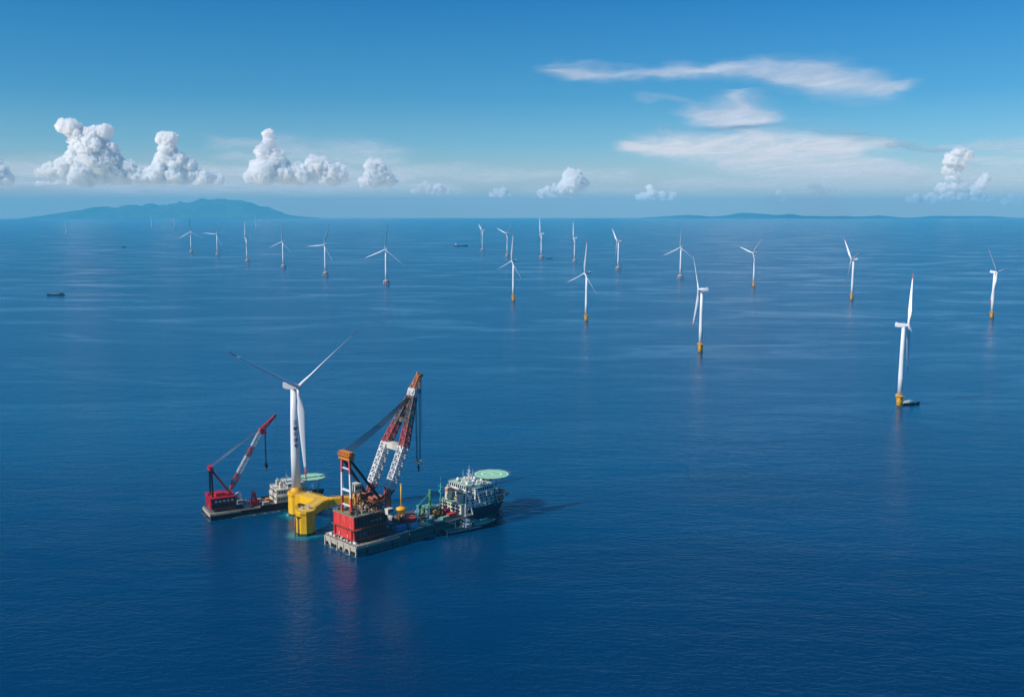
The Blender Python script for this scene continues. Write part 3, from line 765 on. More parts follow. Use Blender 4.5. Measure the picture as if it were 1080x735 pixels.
def ship_hull(root, L, hb, z, taper, bowx, mats, name='hull', flare=1.5, z_bow=None, x0=0.0, draft=-3.0):
    """hull lofted from stern to stem; mats = (side, deck)"""
    mb = MB(); secs = []; N = 22
    for i in range(N + 1):
        x = x0 + (L - x0) * i / N
        k = max(0.0, (x - taper) / (L - taper))
        w = hb * (1 - k ** 2.2) + 0.25
        ww = hb * (1 - min(1, max(0, (x - taper + 4) / (L - taper))) ** 1.7) + 0.2
        zz = z if z_bow is None else z + (z_bow - z) * k ** 1.5
        xx = x; xb = x - (bowx * k ** 2)
        secs.append([(xb, -ww, draft), (xb + bowx * k ** 2 * .4, -ww - .0, 0.6), (xx, -w, zz), (xx, w, zz), (xb + bowx * k ** 2 * .4, ww, 0.6), (xb, ww, draft)])
    mb.loft(secs, 0)
    # deck faces use the second material
    n = 6
    for i in range(N):
        mb.m[i * n + 2] = 1
    return mb.build(name, list(mats), root), secs
def bulwark(root, secs, mat, h, i0=0, t=.3):
    mb = MB()
    for i in range(i0, len(secs) - 1):
        for k in (2, 3):
            a, b = Vector(secs[i][k]), Vector(secs[i + 1][k]); s = t / 2 if k == 2 else -t / 2
            mb.bar(a + V3(0, s, h / 2), b + V3(0, s, h / 2), t, h)
    return mb.build('bulwark', mat, root)
def container(label, root_loc, rz, size, mat, group):
    """ribbed steel box with corner posts and doors; stands on a deck"""
    l, w, h = size; r = empty('cargo_container', root_loc, rz)
    b = MB(); b.span(-l / 2, l / 2, -w / 2, w / 2, .15, h - .05)
    for k in range(int(l / .6)):
        x = -l / 2 + .3 + k * .6
        b.span(x - .15, x + .15, -w / 2 - .06, w / 2 + .06, .25, h - .12)
    b.build('body', mat, r)
    for sx in (-1, 1):
        for sy in (-1, 1): f = MB(); f.span(sx * l / 2 - .12, sx * l / 2 + .12, sy * w / 2 - .12, sy * w / 2 + .12, 0, h); f.build('corner_post', mat, r)
    d = MB(); d.span(-l / 2 - .09, -l / 2 - .03, -w / 2 + .15, -.03, .3, h - .2); d.span(-l / 2 - .09, -l / 2 - .03, .03, w / 2 - .15, .3, h - .2); d.build('door', mat, r)
    return tag(r, label, 'container', group)
# ------------------------------------------------------------------ the big crane ship
AX, AY, AH = -123.7, 693.6, R(44)
def onA(s, y, z=0.0):
    return (AX + s * cos(AH) - y * sin(AH), AY + s * sin(AH) + y * cos(AH), z)
DZ = 7.5
def crane_ship():
    root = empty('crane_ship', (AX, AY, 0), AH)
    tag(root, 'large crane ship with red machinery house, high forked boom and green bow helideck', 'crane ship')
    hull, secs = ship_hull(root, 160, 20, DZ, 122, 7, [M_HULL_T, M_DECKS], draft=-5)
    # forecastle
    fm = MB(); fs = []
    for i in range(13):
        x = 112 + (163 - 112) * i / 12; k = max(0, (x - 122) / (163 - 122)); w = 20.05 * (1 - k ** 2.4) + .35
        k2 = max(0, (x - 120) / (161 - 120)); w2 = min(w, 20 * (1 - min(1, k2) ** 2.2) + .3)
        fs.append([(x - 2 * k, -w2, DZ - 4.5), (x, -w - .0, 12.5), (x, w, 12.5), (x - 2 * k, w2, DZ - 4.5)])
    fm.loft(fs, 0)
    for i in range(12): fm.m[i * 4 + 1] = 1
    fc = fm.build('forecastle', [M_HULL_N, M_DECKG], root)
    bw = MB()
    for i in range(5, 12):
        for k in (1, 2):
            a, b = Vector(fs[i][k]), Vector(fs[i + 1][k]); bw.bar(a + V3(0, 0, .6), b + V3(0, 0, .6), .3, 1.2)
    bw.build('bulwark', M_HULL_N, fc)
    # square stern face, rubbing bands, tyres
    st = MB(); st.span(-.35, .0, -20.1, 20.1, 1.2, DZ - .1); st.span(-.7, -.35, -20.2, 20.2, DZ - 1.6, DZ - .2)
    for y in (-19.4, -12, -4, 4, 12, 19.4): st.span(-.9, -.35, y - .5, y + .5, .3, DZ - .2)
    st.build('stern_plate', M_BEIGE, root)
    rb = MB()
    for sy in (-1, 1):
        rb.span(0, 38, sy * 20.0, sy * 20.35, DZ - 1.5, DZ - .2)
    lb = MB()
    for sy in (-1, 1):
        lb.span(38, 116, sy * 20.0, sy * 20.3, DZ - .9, DZ - .2); lb.span(2, 118, sy * 20.0, sy * 20.25, 2.4, 2.8)
        for x in (9, 31, 47, 71, 92): lb.tube((x, sy * 20.5, 1.2), (x, sy * 20.5, DZ - .4), .55, n=10)
    lb.build('rubbing_band', M_HULL_N, root)
    rb.build('rubbing_band', M_BEIGE, root)
    for y in (-17.5, -15, -8.5, -1.5, 5.5, 9.5, 16.5):
        f = MB(); f.lathe([(.75, -.35), (1.25, -.3), (1.35, 0), (1.25, .3), (.75, .35)], n=14)
        f.v = [(z - 1.2, x + y, yy + 2.6) for x, yy, z in f.v]; f.build('tyre_fender', M_RUBBER, root)
    ra = MB(); rails(ra, [(.3, -19.7, DZ), (.3, 19.7, DZ), (110, 19.7, DZ)], 1.2, .09); rails(ra, [(.3, -19.7, DZ), (60, -19.7, DZ)], 1.2, .09)
    ra.build('railing', M_CREAM, root)
    wn_ = MB()
    for y in (-15, 15):
        wn_.span(1.2, 3.0, y - 1.6, y + 1.6, DZ, DZ + .6); wn_.tube((2, y - 1.4, DZ + 1.3), (2, y + 1.4, DZ + 1.3), .8, n=14)
        for e in (-1.6, 1.6): wn_.span(1.3, 2.7, y + e - .15, y + e + .15, DZ, DZ + 2.3)
    for y in (-18.5, -10, 10, 18.5):
        for dx in (0, 1.2): wn_.tube((.9 + dx, y, DZ), (.9 + dx, y, DZ + 1.2), .35, n=8)
    wn_.build('mooring_winch', M_BOOMW, root)
    # crane: pedestal, machinery house
    pd = MB(); pd.lathe([(12.5, DZ), (12.5, DZ + .8), (11.2, DZ + .9), (11.2, DZ + 2.0)], (18, 0, 0), n=40)
    for k in range(30):
        a = 2 * pi * k / 30; pd.box((18 + 12 * cos(a), 12 * sin(a), DZ + 1.1), (.7, .7, .6), a)
    pd.build('slewing_ring', M_RUST, root)
    hm = MB(); hm.span(3, 31, -13, 13, DZ + 2.0, 26.6)
    house = hm.build('machinery_house', M_RUSTRED, root, bevel=.25)
    tr = MB()
    for z in (DZ + 2.4, 17.6, 26.2): tr.span(2.7, 31.3, -13.3, 13.3, z - .3, z + .3)
    for y in (-12.6, -4.3, 4.3, 12.6): tr.span(2.75, 3.0, y - .14, y + .14, DZ + 2.8, 25.8)
    for x in range(5, 31, 3):
        for sy in (-1, 1): tr.span(x - .14, x + .14, sy * 13.0, sy * 13.22, DZ + 2.8, 25.8)
    tr.build('wall_rib', M_RUSTRED, house)
    rf = MB(); rf.span(2.6, 31.4, -13.4, 13.4, 26.6, 27.1)
    for x, y, a, b, h in ((8, 8, 3, 3, 1.6), (12, -9, 4, 2.5, 2.2), (26, 10, 5, 3, 2), (22, -9, 3, 4, 1.4), (13, 9, 2, 2, 2.6)): rf.span(x, x + a, y - b / 2, y + b / 2, 27.1, 27.1 + h)
    rails(rf, [(2.8, -13.2, 27.1), (31.2, -13.2, 27.1), (31.2, 13.2, 27.1), (2.8, 13.2, 27.1)], 1.2, .09, True)
    rf.build('roof', M_ROOF, house)
    for sy, w in ((-7, 5.0), (0, 5.0), (7, 5.0)):
        d = MB(); d.span(2.86, 2.95, sy - w / 2, sy + w / 2, 19.2, 24.6)
        for k in range(6): d.span(2.78, 2.9, sy - w / 2, sy + w / 2, 19.5 + k * .85, 19.8 + k * .85)
        d.build('louvre', M_RUSTRED, house)
    dd = MB(); dd.span(2.7, 2.84, -5.2, -4.0, DZ + 2.9, DZ + 5.2); dd.build('door', M_GREY, house)
    dd = MB(); dd.span(2.7, 2.84, 5.0, 6.2, DZ + 2.9, DZ + 5.2); dd.build('door', M_GREY, house)
    cat = MB(); cat.span(1.4, 2.7, -13.4, 13.4, 17.1, 17.3); rails(cat, [(1.5, -13.3, 17.3), (1.5, 13.3, 17.3)], 1.1, .09)
    cat.span(3, 31, -14.6, -13.3, 17.1, 17.3); rails(cat, [(3, -14.5, 17.3), (31, -14.5, 17.3)], 1.1, .09)
    cat.build('catwalk', M_RUST, house)
    windows(house, M_ROOF, 17, 28, -13.2, 20.8, 21.9, 3); windows(house, M_HULL_T, 6, 15, -13.2, 11.6, 14.8, 2)
    # red legs under the stern end of the house
    lg = MB()
    for y in (-10.5, 10.5): lg.bar((2.0, y, DZ), (2.0, y, 17.2), .9); 
    lg.build('stay_post', M_RUSTRED, root)
    # A frame
    for sy in (-1, 1):
        p = MB(); b0, b1 = V3(6, sy * 5.8, 27), V3(6, sy * 4.8, 67)
        for t0, t1, mi in ((0, .30, 0), (.30, .74, 1), (.74, 1, 0)): p.bar(b0.lerp(b1, t0), b0.lerp(b1, t1), 1.5, 1.5, mi)
        p.build('gantry_post', [M_RUSTRED, M_BOOMW], root)
        q = MB(); q.bar((7, sy * 4.8, 66), (30.5, sy * 8.5, 33), 1.7, 1.7); q.build('gantry_back_stay', M_HULL_K, root)
    g = MB()
    for z in (44, ): g.bar((6, -5.3, z), (6, 5.3, z), 1.3)
    g.bar((6, -5.0, 33), (6, 5.0, 33), 1.0); g.bar((6, -4.9, 60), (6, 4.9, 60), .8)
    g.build('gantry_crossbar', M_BOOMW, root)
    hd = MB()
    hd.span(4.2, 9.0, -6.6, 6.6, 66.6, 68.2); hd.span(3.6, 9.4, -7.0, 7.0, 69.6, 70.1); hd.span(4.6, 8.6, -6.6, 6.6, 72.0, 72.5)
    for y in (-6, -3, 0, 3, 6): hd.span(4.6, 8.6, y - .25, y + .25, 68.2, 72.0)
    for y in (-4.5, -1.5, 1.5, 4.5):
        hd.tube((6.6, y - .5, 70.6), (6.6, y + .5, 70.6), 1.7, n=16)
    rails(hd, [(3.7, -6.9, 70.1), (9.3, -6.9, 70.1), (9.3, 6.9, 70.1), (3.7, 6.9, 70.1)], 1.2, .09, True)
    hd.build('gantry_head', M_ORANGE, root)
    # rust-red frame and winches round the boom foot
    fr = MB()
    for y in (-11, -4, 4, 11):
        fr.bar((21, y, 27), (33, y, 35.5), .9); fr.bar((33, y, 24), (33, y, 36), 1.0); fr.bar((24, y, 27), (24, y, 33), .8); fr.bar((21, y, 33), (34, y, 33), .8)
    for x, z in ((33, 35.5), (24, 33), (33, 29), (28, 31)): fr.bar((x, -11.5, z), (x, 11.5, z), .8)
    fr.span(22, 34, -11.5, 11.5, 33.4, 33.7)
    for x in (24, 28, 32):
        for y0 in (-9, 2): fr.tube((x, y0, 35.2), (x, y0 + 6.5, 35.2), 1.35, n=14)
    rails(fr, [(22, -11.4, 33.7), (34, -11.4, 33.7)], 1.2, .1); rails(fr, [(22, 11.4, 33.7), (34, 11.4, 33.7)], 1.2, .1)
    fr.span(31.5, 36, -13.2, -11.2, 24, 37); fr.span(31.5, 36, 11.2, 13.2, 24, 37)
    for y in (-10, -2, 6): fr.bar((31.2, y, DZ), (36, y, 30), 1.1); fr.bar((36.5, y + 4, DZ), (33, y + 4, 26), .9)
    fr.build('boom_foot_frame', M_RUST, root)
    wc = MB(); wc.span(14, 20, 1, 8, 40, 45.4); wc.span(13.6, 20.4, .6, 8.4, 45.4, 45.8)
    wcab = wc.build('winch_cabin', M_CREAM, root, bevel=.1)
    ws = MB()
    for x in (14.6, 19.4):
        for y in (1.6, 7.4): ws.bar((x, y, 27.1), (x, y, 40), .5)
    ws.bar((14.6, 1.6, 28), (19.4, 1.6, 39), .35); ws.bar((14.6, 7.4, 28), (19.4, 7.4, 39), .35)
    ws.span(12.8, 21.2, -.4, 9, 39.6, 39.95); rails(ws, [(12.9, -.3, 39.95), (21.1, -.3, 39.95), (21.1, 8.9, 39.95), (12.9, 8.9, 39.95)], 1.1, .09, True)
    ws.build('support_frame', M_RUST, wcab)
    windows(wcab, M_GLASS, 14.4, 19.6, .96, 42, 44.4, 3)
    # operator cab on the starboard front corner
    oc = MB(); oc.span(29.5, 34.5, -17.6, -13.5, 24, 28.4); cab = oc.build('operator_cab', M_CREAM, root, bevel=.15)
    windows(cab, M_GLASS, 29.9, 34.1, -17.62, 25.4, 27.6, 3); windows(cab, M_GLASS, -17.2, -13.9, 34.52, 25.2, 27.7, 3, 'y')
    # forked boom
    cl = MB(); cl.span(3.6, 30.6, -13.14, -13.0, DZ + 2.9, 17.2); cl.span(3.6, 30.6, -13.14, -13.0, 18.0, 25.8); cl.build('side_shade_panel', M_SHADE, house)  # dark panels paint deeper shade onto the starboard house wall
    tip = V3(74, 0, 120); foot = {s: V3(34, s * 10.6, 35.5) for s in (-1, 1)}
    def band(t):
        return 1 if t < .07 else 0 if t < .40 else 1 if t < .60 else 2 if t < .84 else 0
    K = .86
    def bp(t, s): return V3(foot[s].x + (tip.x - 34) * t, foot[s].y + (s * 1.7 - foot[s].y) * max(0, t - .40) / (K - .40), foot[s].z + (tip.z - 35.5) * t)
    for s in (-1, 1):
        lo = MB(); a, b = foot[s], V3(foot[s].x + (tip.x - 34) * K, s * 1.7, foot[s].z + (tip.z - 35.5) * K)
        pm, pk = bp(.07, s), bp(.41, s)
        lattice(lo, a, pm, 2.4, 5.6, 2, .60, lambda t: 1, .42, (0, 1, 0))
        lattice(lo, pm, pk, 5.6, 5.6, 10, .62, lambda t: 0, .44, (0, 1, 0))
        lattice(lo, pk, b, 5.6, 3.2, 13, .60, lambda t: band(.41 + (K - .41) * t), .42, (0, 1, 0))
        lo.build('boom_leg', [M_BOOMW, M_BOOMR, M_BOOMD], root)
    cb = MB()
    cb.bar(bp(.40, -1), bp(.40, 1), 5.0, 4.6); 
    cb.build('boom_crossbeam', M_CREAM, root)
    cb = MB(); cb.bar(bp(.62, -1), bp(.62, 1), 3.0, 3.0); cb.bar(bp(.74, -1), bp(.74, 1), 3.0, 3.0); cb.build('boom_crossbeam', M_BOOMD, root)
    hd2 = MB(); b0 = V3(34 + 40 * K, 0, 35.5 + 84.5 * K)
    lattice(hd2, b0 - (tip - b0) * .1, tip, 6.0, 2.6, 4, .42, lambda t: 0 if t < .3 else 1, .3, (0, 1, 0))
    d = (tip - b0).normalized()
    for y in (-1.4, 0, 1.4):
        hd2.tube(tip + V3(.6, y - .4, -.4), tip + V3(.6, y + .4, -.4), 1.6, n=16, mi=1)
        hd2.tube(b0 + d * 2 + V3(2.6, y * 1.6 - .5, -1.6), b0 + d * 2 + V3(2.6, y * 1.6 + .5, -1.6), 1.9, n=16, mi=2)
    hd2.bar(tip + V3(-2, 0, 2), tip + V3(3.8, 0, -.6), 1.2, 1.2, 1)
    hd2.bar(b0 + V3(-1, -4, 1), b0 + V3(-1, 4, 1), 2.2, 3.0, 0)
    hd2.build('boom_head', [M_BOOMW, M_ORANGE, M_BOOMD], root)
    wk = MB()
    for t0 in [i / 14 for i in range(14)]:
        pass
    # rigging
    for k in range(8):
        y = -4.9 + 1.4 * k; a = V3(6.6, y, 71.6); b = V3(34 + 40 * .80, y * .5, 35.5 + 84.5 * .80 + 2.0)
        c = MB(); m = a.lerp(b, .5) + V3(0, 0, -1.6)
        c.tube(a, m, .17, n=5); c.tube(m, b, .17, n=5); c.build('luffing_cable', M_BLACK, root)
    hx = V3(34 + 40 * .885, 0, 35.5 + 84.5 * .885)
    hook = V3(hx.x + 3.0, 0, 52)
    for y in (-2.6, -1.9, -1.2, 1.2, 1.9, 2.6):
        c = MB(); c.tube(V3(hook.x, y * 1.15, hx.z - 1.4), V3(hook.x, y, hook.z + 1.6), .15, n=5); c.build('hoist_cable', M_BLACK, root)
    for y in (-.5, .5):
        c = MB(); c.tube(tip + V3(1.9, y, -1), V3(tip.x + 1.9, y, 74), .10, n=5); c.build('hoist_cable', M_BLACK, root)
    hk = MB(); hk.span(hook.x - 1.2, hook.x + 1.2, -4.2, 4.2, hook.z - .2, hook.z + 1.7)
    for y in (-2.6, 2.6): hk.tube((hook.x - .9, y, hook.z + 1.7), (hook.x + .9, y, hook.z + 1.7), 1.2, n=12)
    blk = hk.build('hook_block', M_CREAM, root)
    h2 = MB(); h2.tube((hook.x, 0, hook.z - .2), (hook.x, 0, hook.z - 3.4), .7, .5, 8)
    for i in range(9):
        a0, a1 = pi * .5 - i * .5, pi * .5 - (i + 1) * .5
        if i < 7:
            for fl in (-1, 1): h2.tube((hook.x, fl * 1.6 + fl * 1.6 * cos(a0 + pi), hook.z - 4.8 + 1.5 * sin(a0)), (hook.x, fl * 1.6 + fl * 1.6 * cos(a1 + pi), hook.z - 4.8 + 1.5 * sin(a1)), .42, n=6) if i < 5 else None
    h2.build('hook', M_BLACK, blk)
    # midship deckhouses, superstructure, bridge
    b1 = block(root, 'deckhouse', M_SHIPW, M_DECKS, 111, 150, -15, 15, 12.5, 17.2)
    windows(b1, M_GLASS, 113, 148, -15.06, 14.2, 15.8, 14); windows(b1, M_GLASS, -13, 13, 110.94, 14.2, 15.8, 9, 'y')
    b2 = block(root, 'deckhouse', M_SHIPW, M_DECKS, 112, 138, -14, 14, 17.2, 21.8)
    windows(b2, M_GLASS, 114, 136, -14.06, 18.8, 20.4, 10); windows(b2, M_GLASS, -12, 12, 111.94, 18.8, 20.4, 8, 'y')
    b3 = block(root, 'bridge', M_SHIPW, M_PALEG, 116, 137, -15.5, 15.5, 21.8, 26.6, .7)
    windows(b3, M_GLASS, 117, 136, -15.56, 23.6, 25.8, 8); windows(b3, M_GLASS, -15, 15, 115.94, 23.6, 25.8, 12, 'y'); windows(b3, M_GLASS, -15, 15, 137.06, 23.6, 25.8, 12, 'y')
    b4 = block(root, 'deckhouse', M_CREAM, M_DECKG, 104, 111.5, -13, 13, DZ, 15)
    windows(b4, M_GLASS, -12, 12, 103.94, 12, 13.6, 8, 'y'); windows(b4, M_GLASS, -12, 12, 103.94, 9, 10.6, 8, 'y')
    for y in (-7, 7):
        f = MB(); f.span(106, 110.5, y - 1.8, y + 1.8, 15, 25); f.tube((107.4, y, 25), (107.2, y, 27.2), .6, n=10); f.tube((109.2, y, 25), (109, y, 27.2), .6, n=10)
        fn = f.build('funnel', M_CREAM, root, bevel=.2)
        g = MB(); g.span(105.9, 110.6, y - 1.9, y + 1.9, 22.4, 24.2); g.build('funnel_band', M_ORANGE, fn)
    ms = MB(); lattice(ms, (124, 0, 26.6), (124, 0, 38), 2.2, .8, 7, .14, rb=.09, side=(0, 1, 0))
    ms.bar((124, -3.6, 34), (124, 3.6, 34), .25); ms.bar((124, -2.4, 36.6), (124, 2.4, 36.6), .2); ms.span(124.6, 126.6, -2.2, 2.2, 31.6, 32)
    ms.tube((124, 0, 38), (124, 0, 41), .1, n=5); ms.build('radar_mast', M_SHIPW, root)
    for x, y, r_ in ((120, -9, 1.5), (120, 9, 1.5), (132, -6, 1.1), (130, 4, 1.3), (118, 2, 1.0)):
        d = MB(); d.lathe([(r_ * .45, 0), (r_ * .45, .8), (r_ * .8, 1.0), (r_, 1.0 + r_ * .7), (r_ * .8, 1.0 + r_ * 1.4), (r_ * .35, 1 + r_ * 1.75), (.02, 1 + r_ * 1.82)], (x, y, 26.6), n=16); d.build('radar_dome', M_SHIPW, root)
    # white pipe gantries along the starboard side of the superstructure
    for x in (103, 113):
        g = MB()
        g.bar((x, -19, DZ), (x + 3, -16.5, 25), .8); g.bar((x + 8, -19, DZ), (x + 5, -16.5, 25), .8); g.bar((x + 3, -16.5, 25), (x + 5, -16.5, 25), .8)
        g.bar((x + 1.6, -17.9, 15), (x + 6.4, -17.9, 15), .6); g.bar((x + 3, -16.5, 25), (x + 3, -9, 25), .7); g.bar((x, -19, DZ), (x + 6.4, -17.9, 15), .35)
        g.build('pipe_gantry', M_SHIPW, root)
    for sx in range(6):
        s = MB(); x = 116 + sx * 4.5; s.bar((x, -19.4, DZ + 3), (x, -15.2, 20), .4); s.bar((x, -19.2, 12.5), (x + 4.5, -19.2, 12.5), .3); s.bar((x, -15.2, 17), (x + 4.3, -19.2, 12.6), .3); s.build('stair_brace', M_SHIPW, root)
    helideck(root, (148.5, 0, 29.5), 14.5, 17.2)
    aw = MB(); aw.span(137.5, 146, -4, 4, 25.6, 26.0); rails(aw, [(137.5, -4, 26), (146, -4, 26)], 1.1, .08); rails(aw, [(137.5, 4, 26), (146, 4, 26)], 1.1, .08); aw.build('access_platform', M_DECKG, root)
    # green masts and teal mast, yellow post on the port side
    for y0, x, h in ((8.5, 90, 24), (11.5, 92.5, 25)):
        m = MB(); lattice(m, (x, y0, DZ + 5), (x, y0, h), 1.3, 1.0, 8, .2, rb=.12, side=(0, 1, 0)); m.build('lattice_mast', M_LIME, root)
    m = MB(); m.span(87, 96, 5, 15, DZ, DZ + 5); mh = m.build('deckhouse', M_DECKG, root, bevel=.15)
    windows(mh, M_GLASS, 5.5, 14.5, 86.94, DZ + 2.4, DZ + 4, 4, 'y')
    m = MB(); m.tube((100, 7, DZ), (100, 7, 30), .7, .4, 10); m.bar((100, 3.8, 27), (100, 10.2, 27), .3); m.bar((100, 5, 22), (100, 9, 22), .5); m.tube((100, 7, 30), (100, 7, 34.5), .2, n=6); m.span(98.8, 101.2, 5.8, 8.2, 23, 24.2)
    m.build('signal_mast', M_TEAL, root)
    m = MB(); m.lathe([(2.6, DZ), (2.6, 12.2), (4.2, 12.6), (4.2, 14.0), (2.4, 14.6), (1.2, 15.4)], (68, 16.6, 0), n=24); m.tube((68, 16.6, 15), (68, 16.6, 33), .75, .6, 12); m.lathe([(.9, 32.4), (.9, 33.2)], (68, 16.6, 0), n=12)
    m.build('mooring_post', M_YEL, root)
    # white davits and deck crane midships
    m = MB(); m.tube((77, 6, DZ), (77, 6, 14.5), 1.5, 1.0, 12); m.span(75.6, 78.6, 4.6, 7.4, 14.4, 17); lattice(m, (77, 6, 16.5), (93, 12, 22), 1.2, .7, 8, .14, side=(0.35, -1, 0)); m.build('deck_crane', M_TEAL, root)
    for x in (71, 83):
        m = MB(); m.tube((x, 2, DZ), (x, 2, 14.0), 1.25, .6, 10); m.tube((x, 2, 13.6), (x + 1.2, 2, 16), .55, .3, 10); m.build('vent_post', M_SHIPW, root)
    m = MB()
    for x in (40, 46, 52): m.span(x, x + 4, 8, 16, DZ, DZ + 2.2); m.tube((x + 2, 8.5, DZ + 3.2), (x + 2, 15.5, DZ + 3.2), 1.5, n=14)
    m.build('anchor_winch', M_GREY, root)
    m = MB(); m.span(57, 66, -4, 5, DZ, DZ + 3.6); m.span(56.7, 66.3, -4.3, 5.3, DZ + 3.6, DZ + 3.9); rails(m, [(57, -4, DZ + 3.9), (66, -4, DZ + 3.9), (66, 5, DZ + 3.9), (57, 5, DZ + 3.9)], 1.1, .09, True); m.build('hatch_house', M_RUSTRED, root)
    m = MB()
    for y in (-16.5, -17.6): m.tube((36, y, DZ + .8), (102, y, DZ + .8), .35, n=8)
    for x in range(38, 102, 6): m.span(x - .2, x + .2, -18, -16, DZ, DZ + .5)
    m.build('deck_pipe', M_TEAL, root)
    # crowded fittings: pipe racks, vents, lockers and rafts along the working deck and on the roofs
    rnd = random.Random(11)
    for name, mat, n, (x0, x1), (y0, y1), z, hmax in (('deck_locker', M_GREY, 12, (36, 104), (-8, 16), DZ, 2.6), ('deck_locker', M_BEIGE, 9, (58, 104), (-8, 15), DZ, 2.2), ('deck_locker', M_RUST, 8, (33, 70), (-12, 12), DZ, 3.2),
                                                      ('deck_locker', M_BLUE, 5, (38, 62), (-9, 4), DZ, 2.4), ('roof_unit', M_SHIPW, 14, (117, 136), (-14, 14), 26.6, 2.2), ('roof_unit', M_GREY, 7, (117, 136), (-14, 14), 26.6, 1.6), ('roof_unit', M_ORANGE, 4, (105, 115), (-12, 12), 15.0, 2.0),
                                                      ('roof_unit', M_RUST, 13, (4, 30), (-12, 12), 27.1, 3.2), ('roof_unit', M_BOOMD, 7, (4, 30), (-12, 12), 27.1, 2.6), ('roof_unit', M_BEIGE, 5, (4, 30), (-12, 12), 27.1, 2.0), ('deck_locker', M_CREAM, 8, (1.6, 2.6), (-12, 12), DZ, 1.8), ('deck_locker', M_TEAL, 6, (60, 104), (-15, 10), DZ, 2.4), ('roof_unit', M_SHIPW, 8, (139, 149), (-13, 13), 17.2, 2.4), ('deck_locker', M_LIME, 4, (84, 103), (2, 14), DZ, 3.4), ('deck_locker', M_MAG, 3, (88, 102), (-9, 2), DZ, 2.6)):
        for k in range(n):
            m = MB(); x, y = rnd.uniform(x0, x1), rnd.uniform(y0, y1); a, b, h = rnd.uniform(1, 3), rnd.uniform(.9, 2.4), rnd.uniform(.5, 1) * hmax
            if rnd.random() < .65:
                m.box((x, y, z + h / 2), (a, b, h)); m.box((x, y, z + h + .06), (a + .2, b + .2, .12))
            else:
                m.tube((x, y, z), (x, y, z + h), b * .4, n=12); m.tube((x, y, z + h), (x + .5, y, z + h + .4), b * .42, b * .3, 12)
            m.build(name, mat, root)
    for k, (x, y) in enumerate(((121, -13.5), (128, 12), (134, -12), (112.5, 6), (135, 8), (140, -12))):
        m = MB(); zb = 26.6 if x > 116 and x < 138 else 17.2 if x > 138 else 21.8; m.tube((x, y, zb), (x, y, zb + 6 + k % 3 * 2), .16, .06, 6); m.bar((x, y - .8, zb + 4.5), (x, y + .8, zb + 4.5), .12); m.build('antenna', M_SHIPW, root)
    for sy in (-1, 1):
        for x in (126, 131):
            m = MB(); m.bar((x, sy * 15.5, 21.8), (x, sy * 18.4, 23.6), .4); m.bar((x, sy * 18.4, 23.6), (x, sy * 18.6, 19.5), .3); m.build('davit', M_SHIPW, root)
crane_ship()

# things standing on the big ship's deck
GA = 'cargo standing on the big crane ship'
container('blue container on the big ship deck just forward of the red machinery house', onA(46, -11, DZ), AH + .1, (9, 4.2, 3.8), M_BLUE, GA)
container('pale blue container beside the side rail, between the blue container and the bow', onA(57.5, -13, DZ), AH, (8, 4, 3.4), M_PALEB, GA)
container('teal container amidships beside the deck pipes, near the orange buoy', onA(72, -12.5, DZ), AH, (7, 3.4, 3), M_TEAL, GA)
container('grey container set across the deck behind the orange buoy', onA(80, -4, DZ), AH + 1.57, (6.5, 3, 2.9), M_GREY, GA)
container('red container near the white deckhouses, beside the crimson cable reel', onA(95, -11.5, DZ), AH, (7, 3, 2.9), M_RUSTRED, GA)
container('dark green container next to the rail below the pipe gantry', onA(86, -14.5, DZ), AH, (6.5, 3, 2.8), M_DECKG, GA)
def big_buoy():
    r = empty('mooring_buoy', onA(87, -3, DZ), AH); tag(r, 'fat round orange buoy standing on the big ship deck before the white deckhouses', 'buoy')
    b = MB(); b.lathe([(.6, .2), (1.9, .7), (2.7, 1.9), (2.9, 3.0), (2.6, 4.2), (1.7, 5.2), (.6, 5.6)], n=24); b.build('float', paint('buoy_orange', (0.80, 0.33, 0.02), 0.5), r)
    s = MB(); s.lathe([(1.6, 0), (1.6, .35)], n=16); s.tube((0, 0, 5.5), (0, 0, 6.4), .2, n=6)
    s.build('skid_and_eye', M_STEEL, r)
big_buoy()
def cable_reel():
    r = empty('cable_reel', onA(96, -4.5, DZ), AH + .5); tag(r, 'crimson cable reel on the big ship deck between orange buoy and white deckhouses', 'reel')
    d = MB()
    for y in (-1.9, 1.9): d.tube((0, y - .15, 2.7), (0, y + .15, 2.7), 2.6, n=24)
    d.build('flange', M_MAG, r)
    c = MB(); c.tube((0, -1.7, 2.7), (0, 1.7, 2.7), 2.0, n=24); c.build('wound_cable', M_MAG, r)
    s = MB()
    for y in (-2.3, 2.3): s.bar((-1.6, y, 0), (0, y, 2.9), .3); s.bar((1.6, y, 0), (0, y, 2.9), .3)
    s.bar((-1.8, -2.3, .15), (-1.8, 2.3, .15), .3); s.bar((1.8, -2.3, .15), (1.8, 2.3, .15), .3); s.build('stand', M_STEEL, r)
cable_reel()
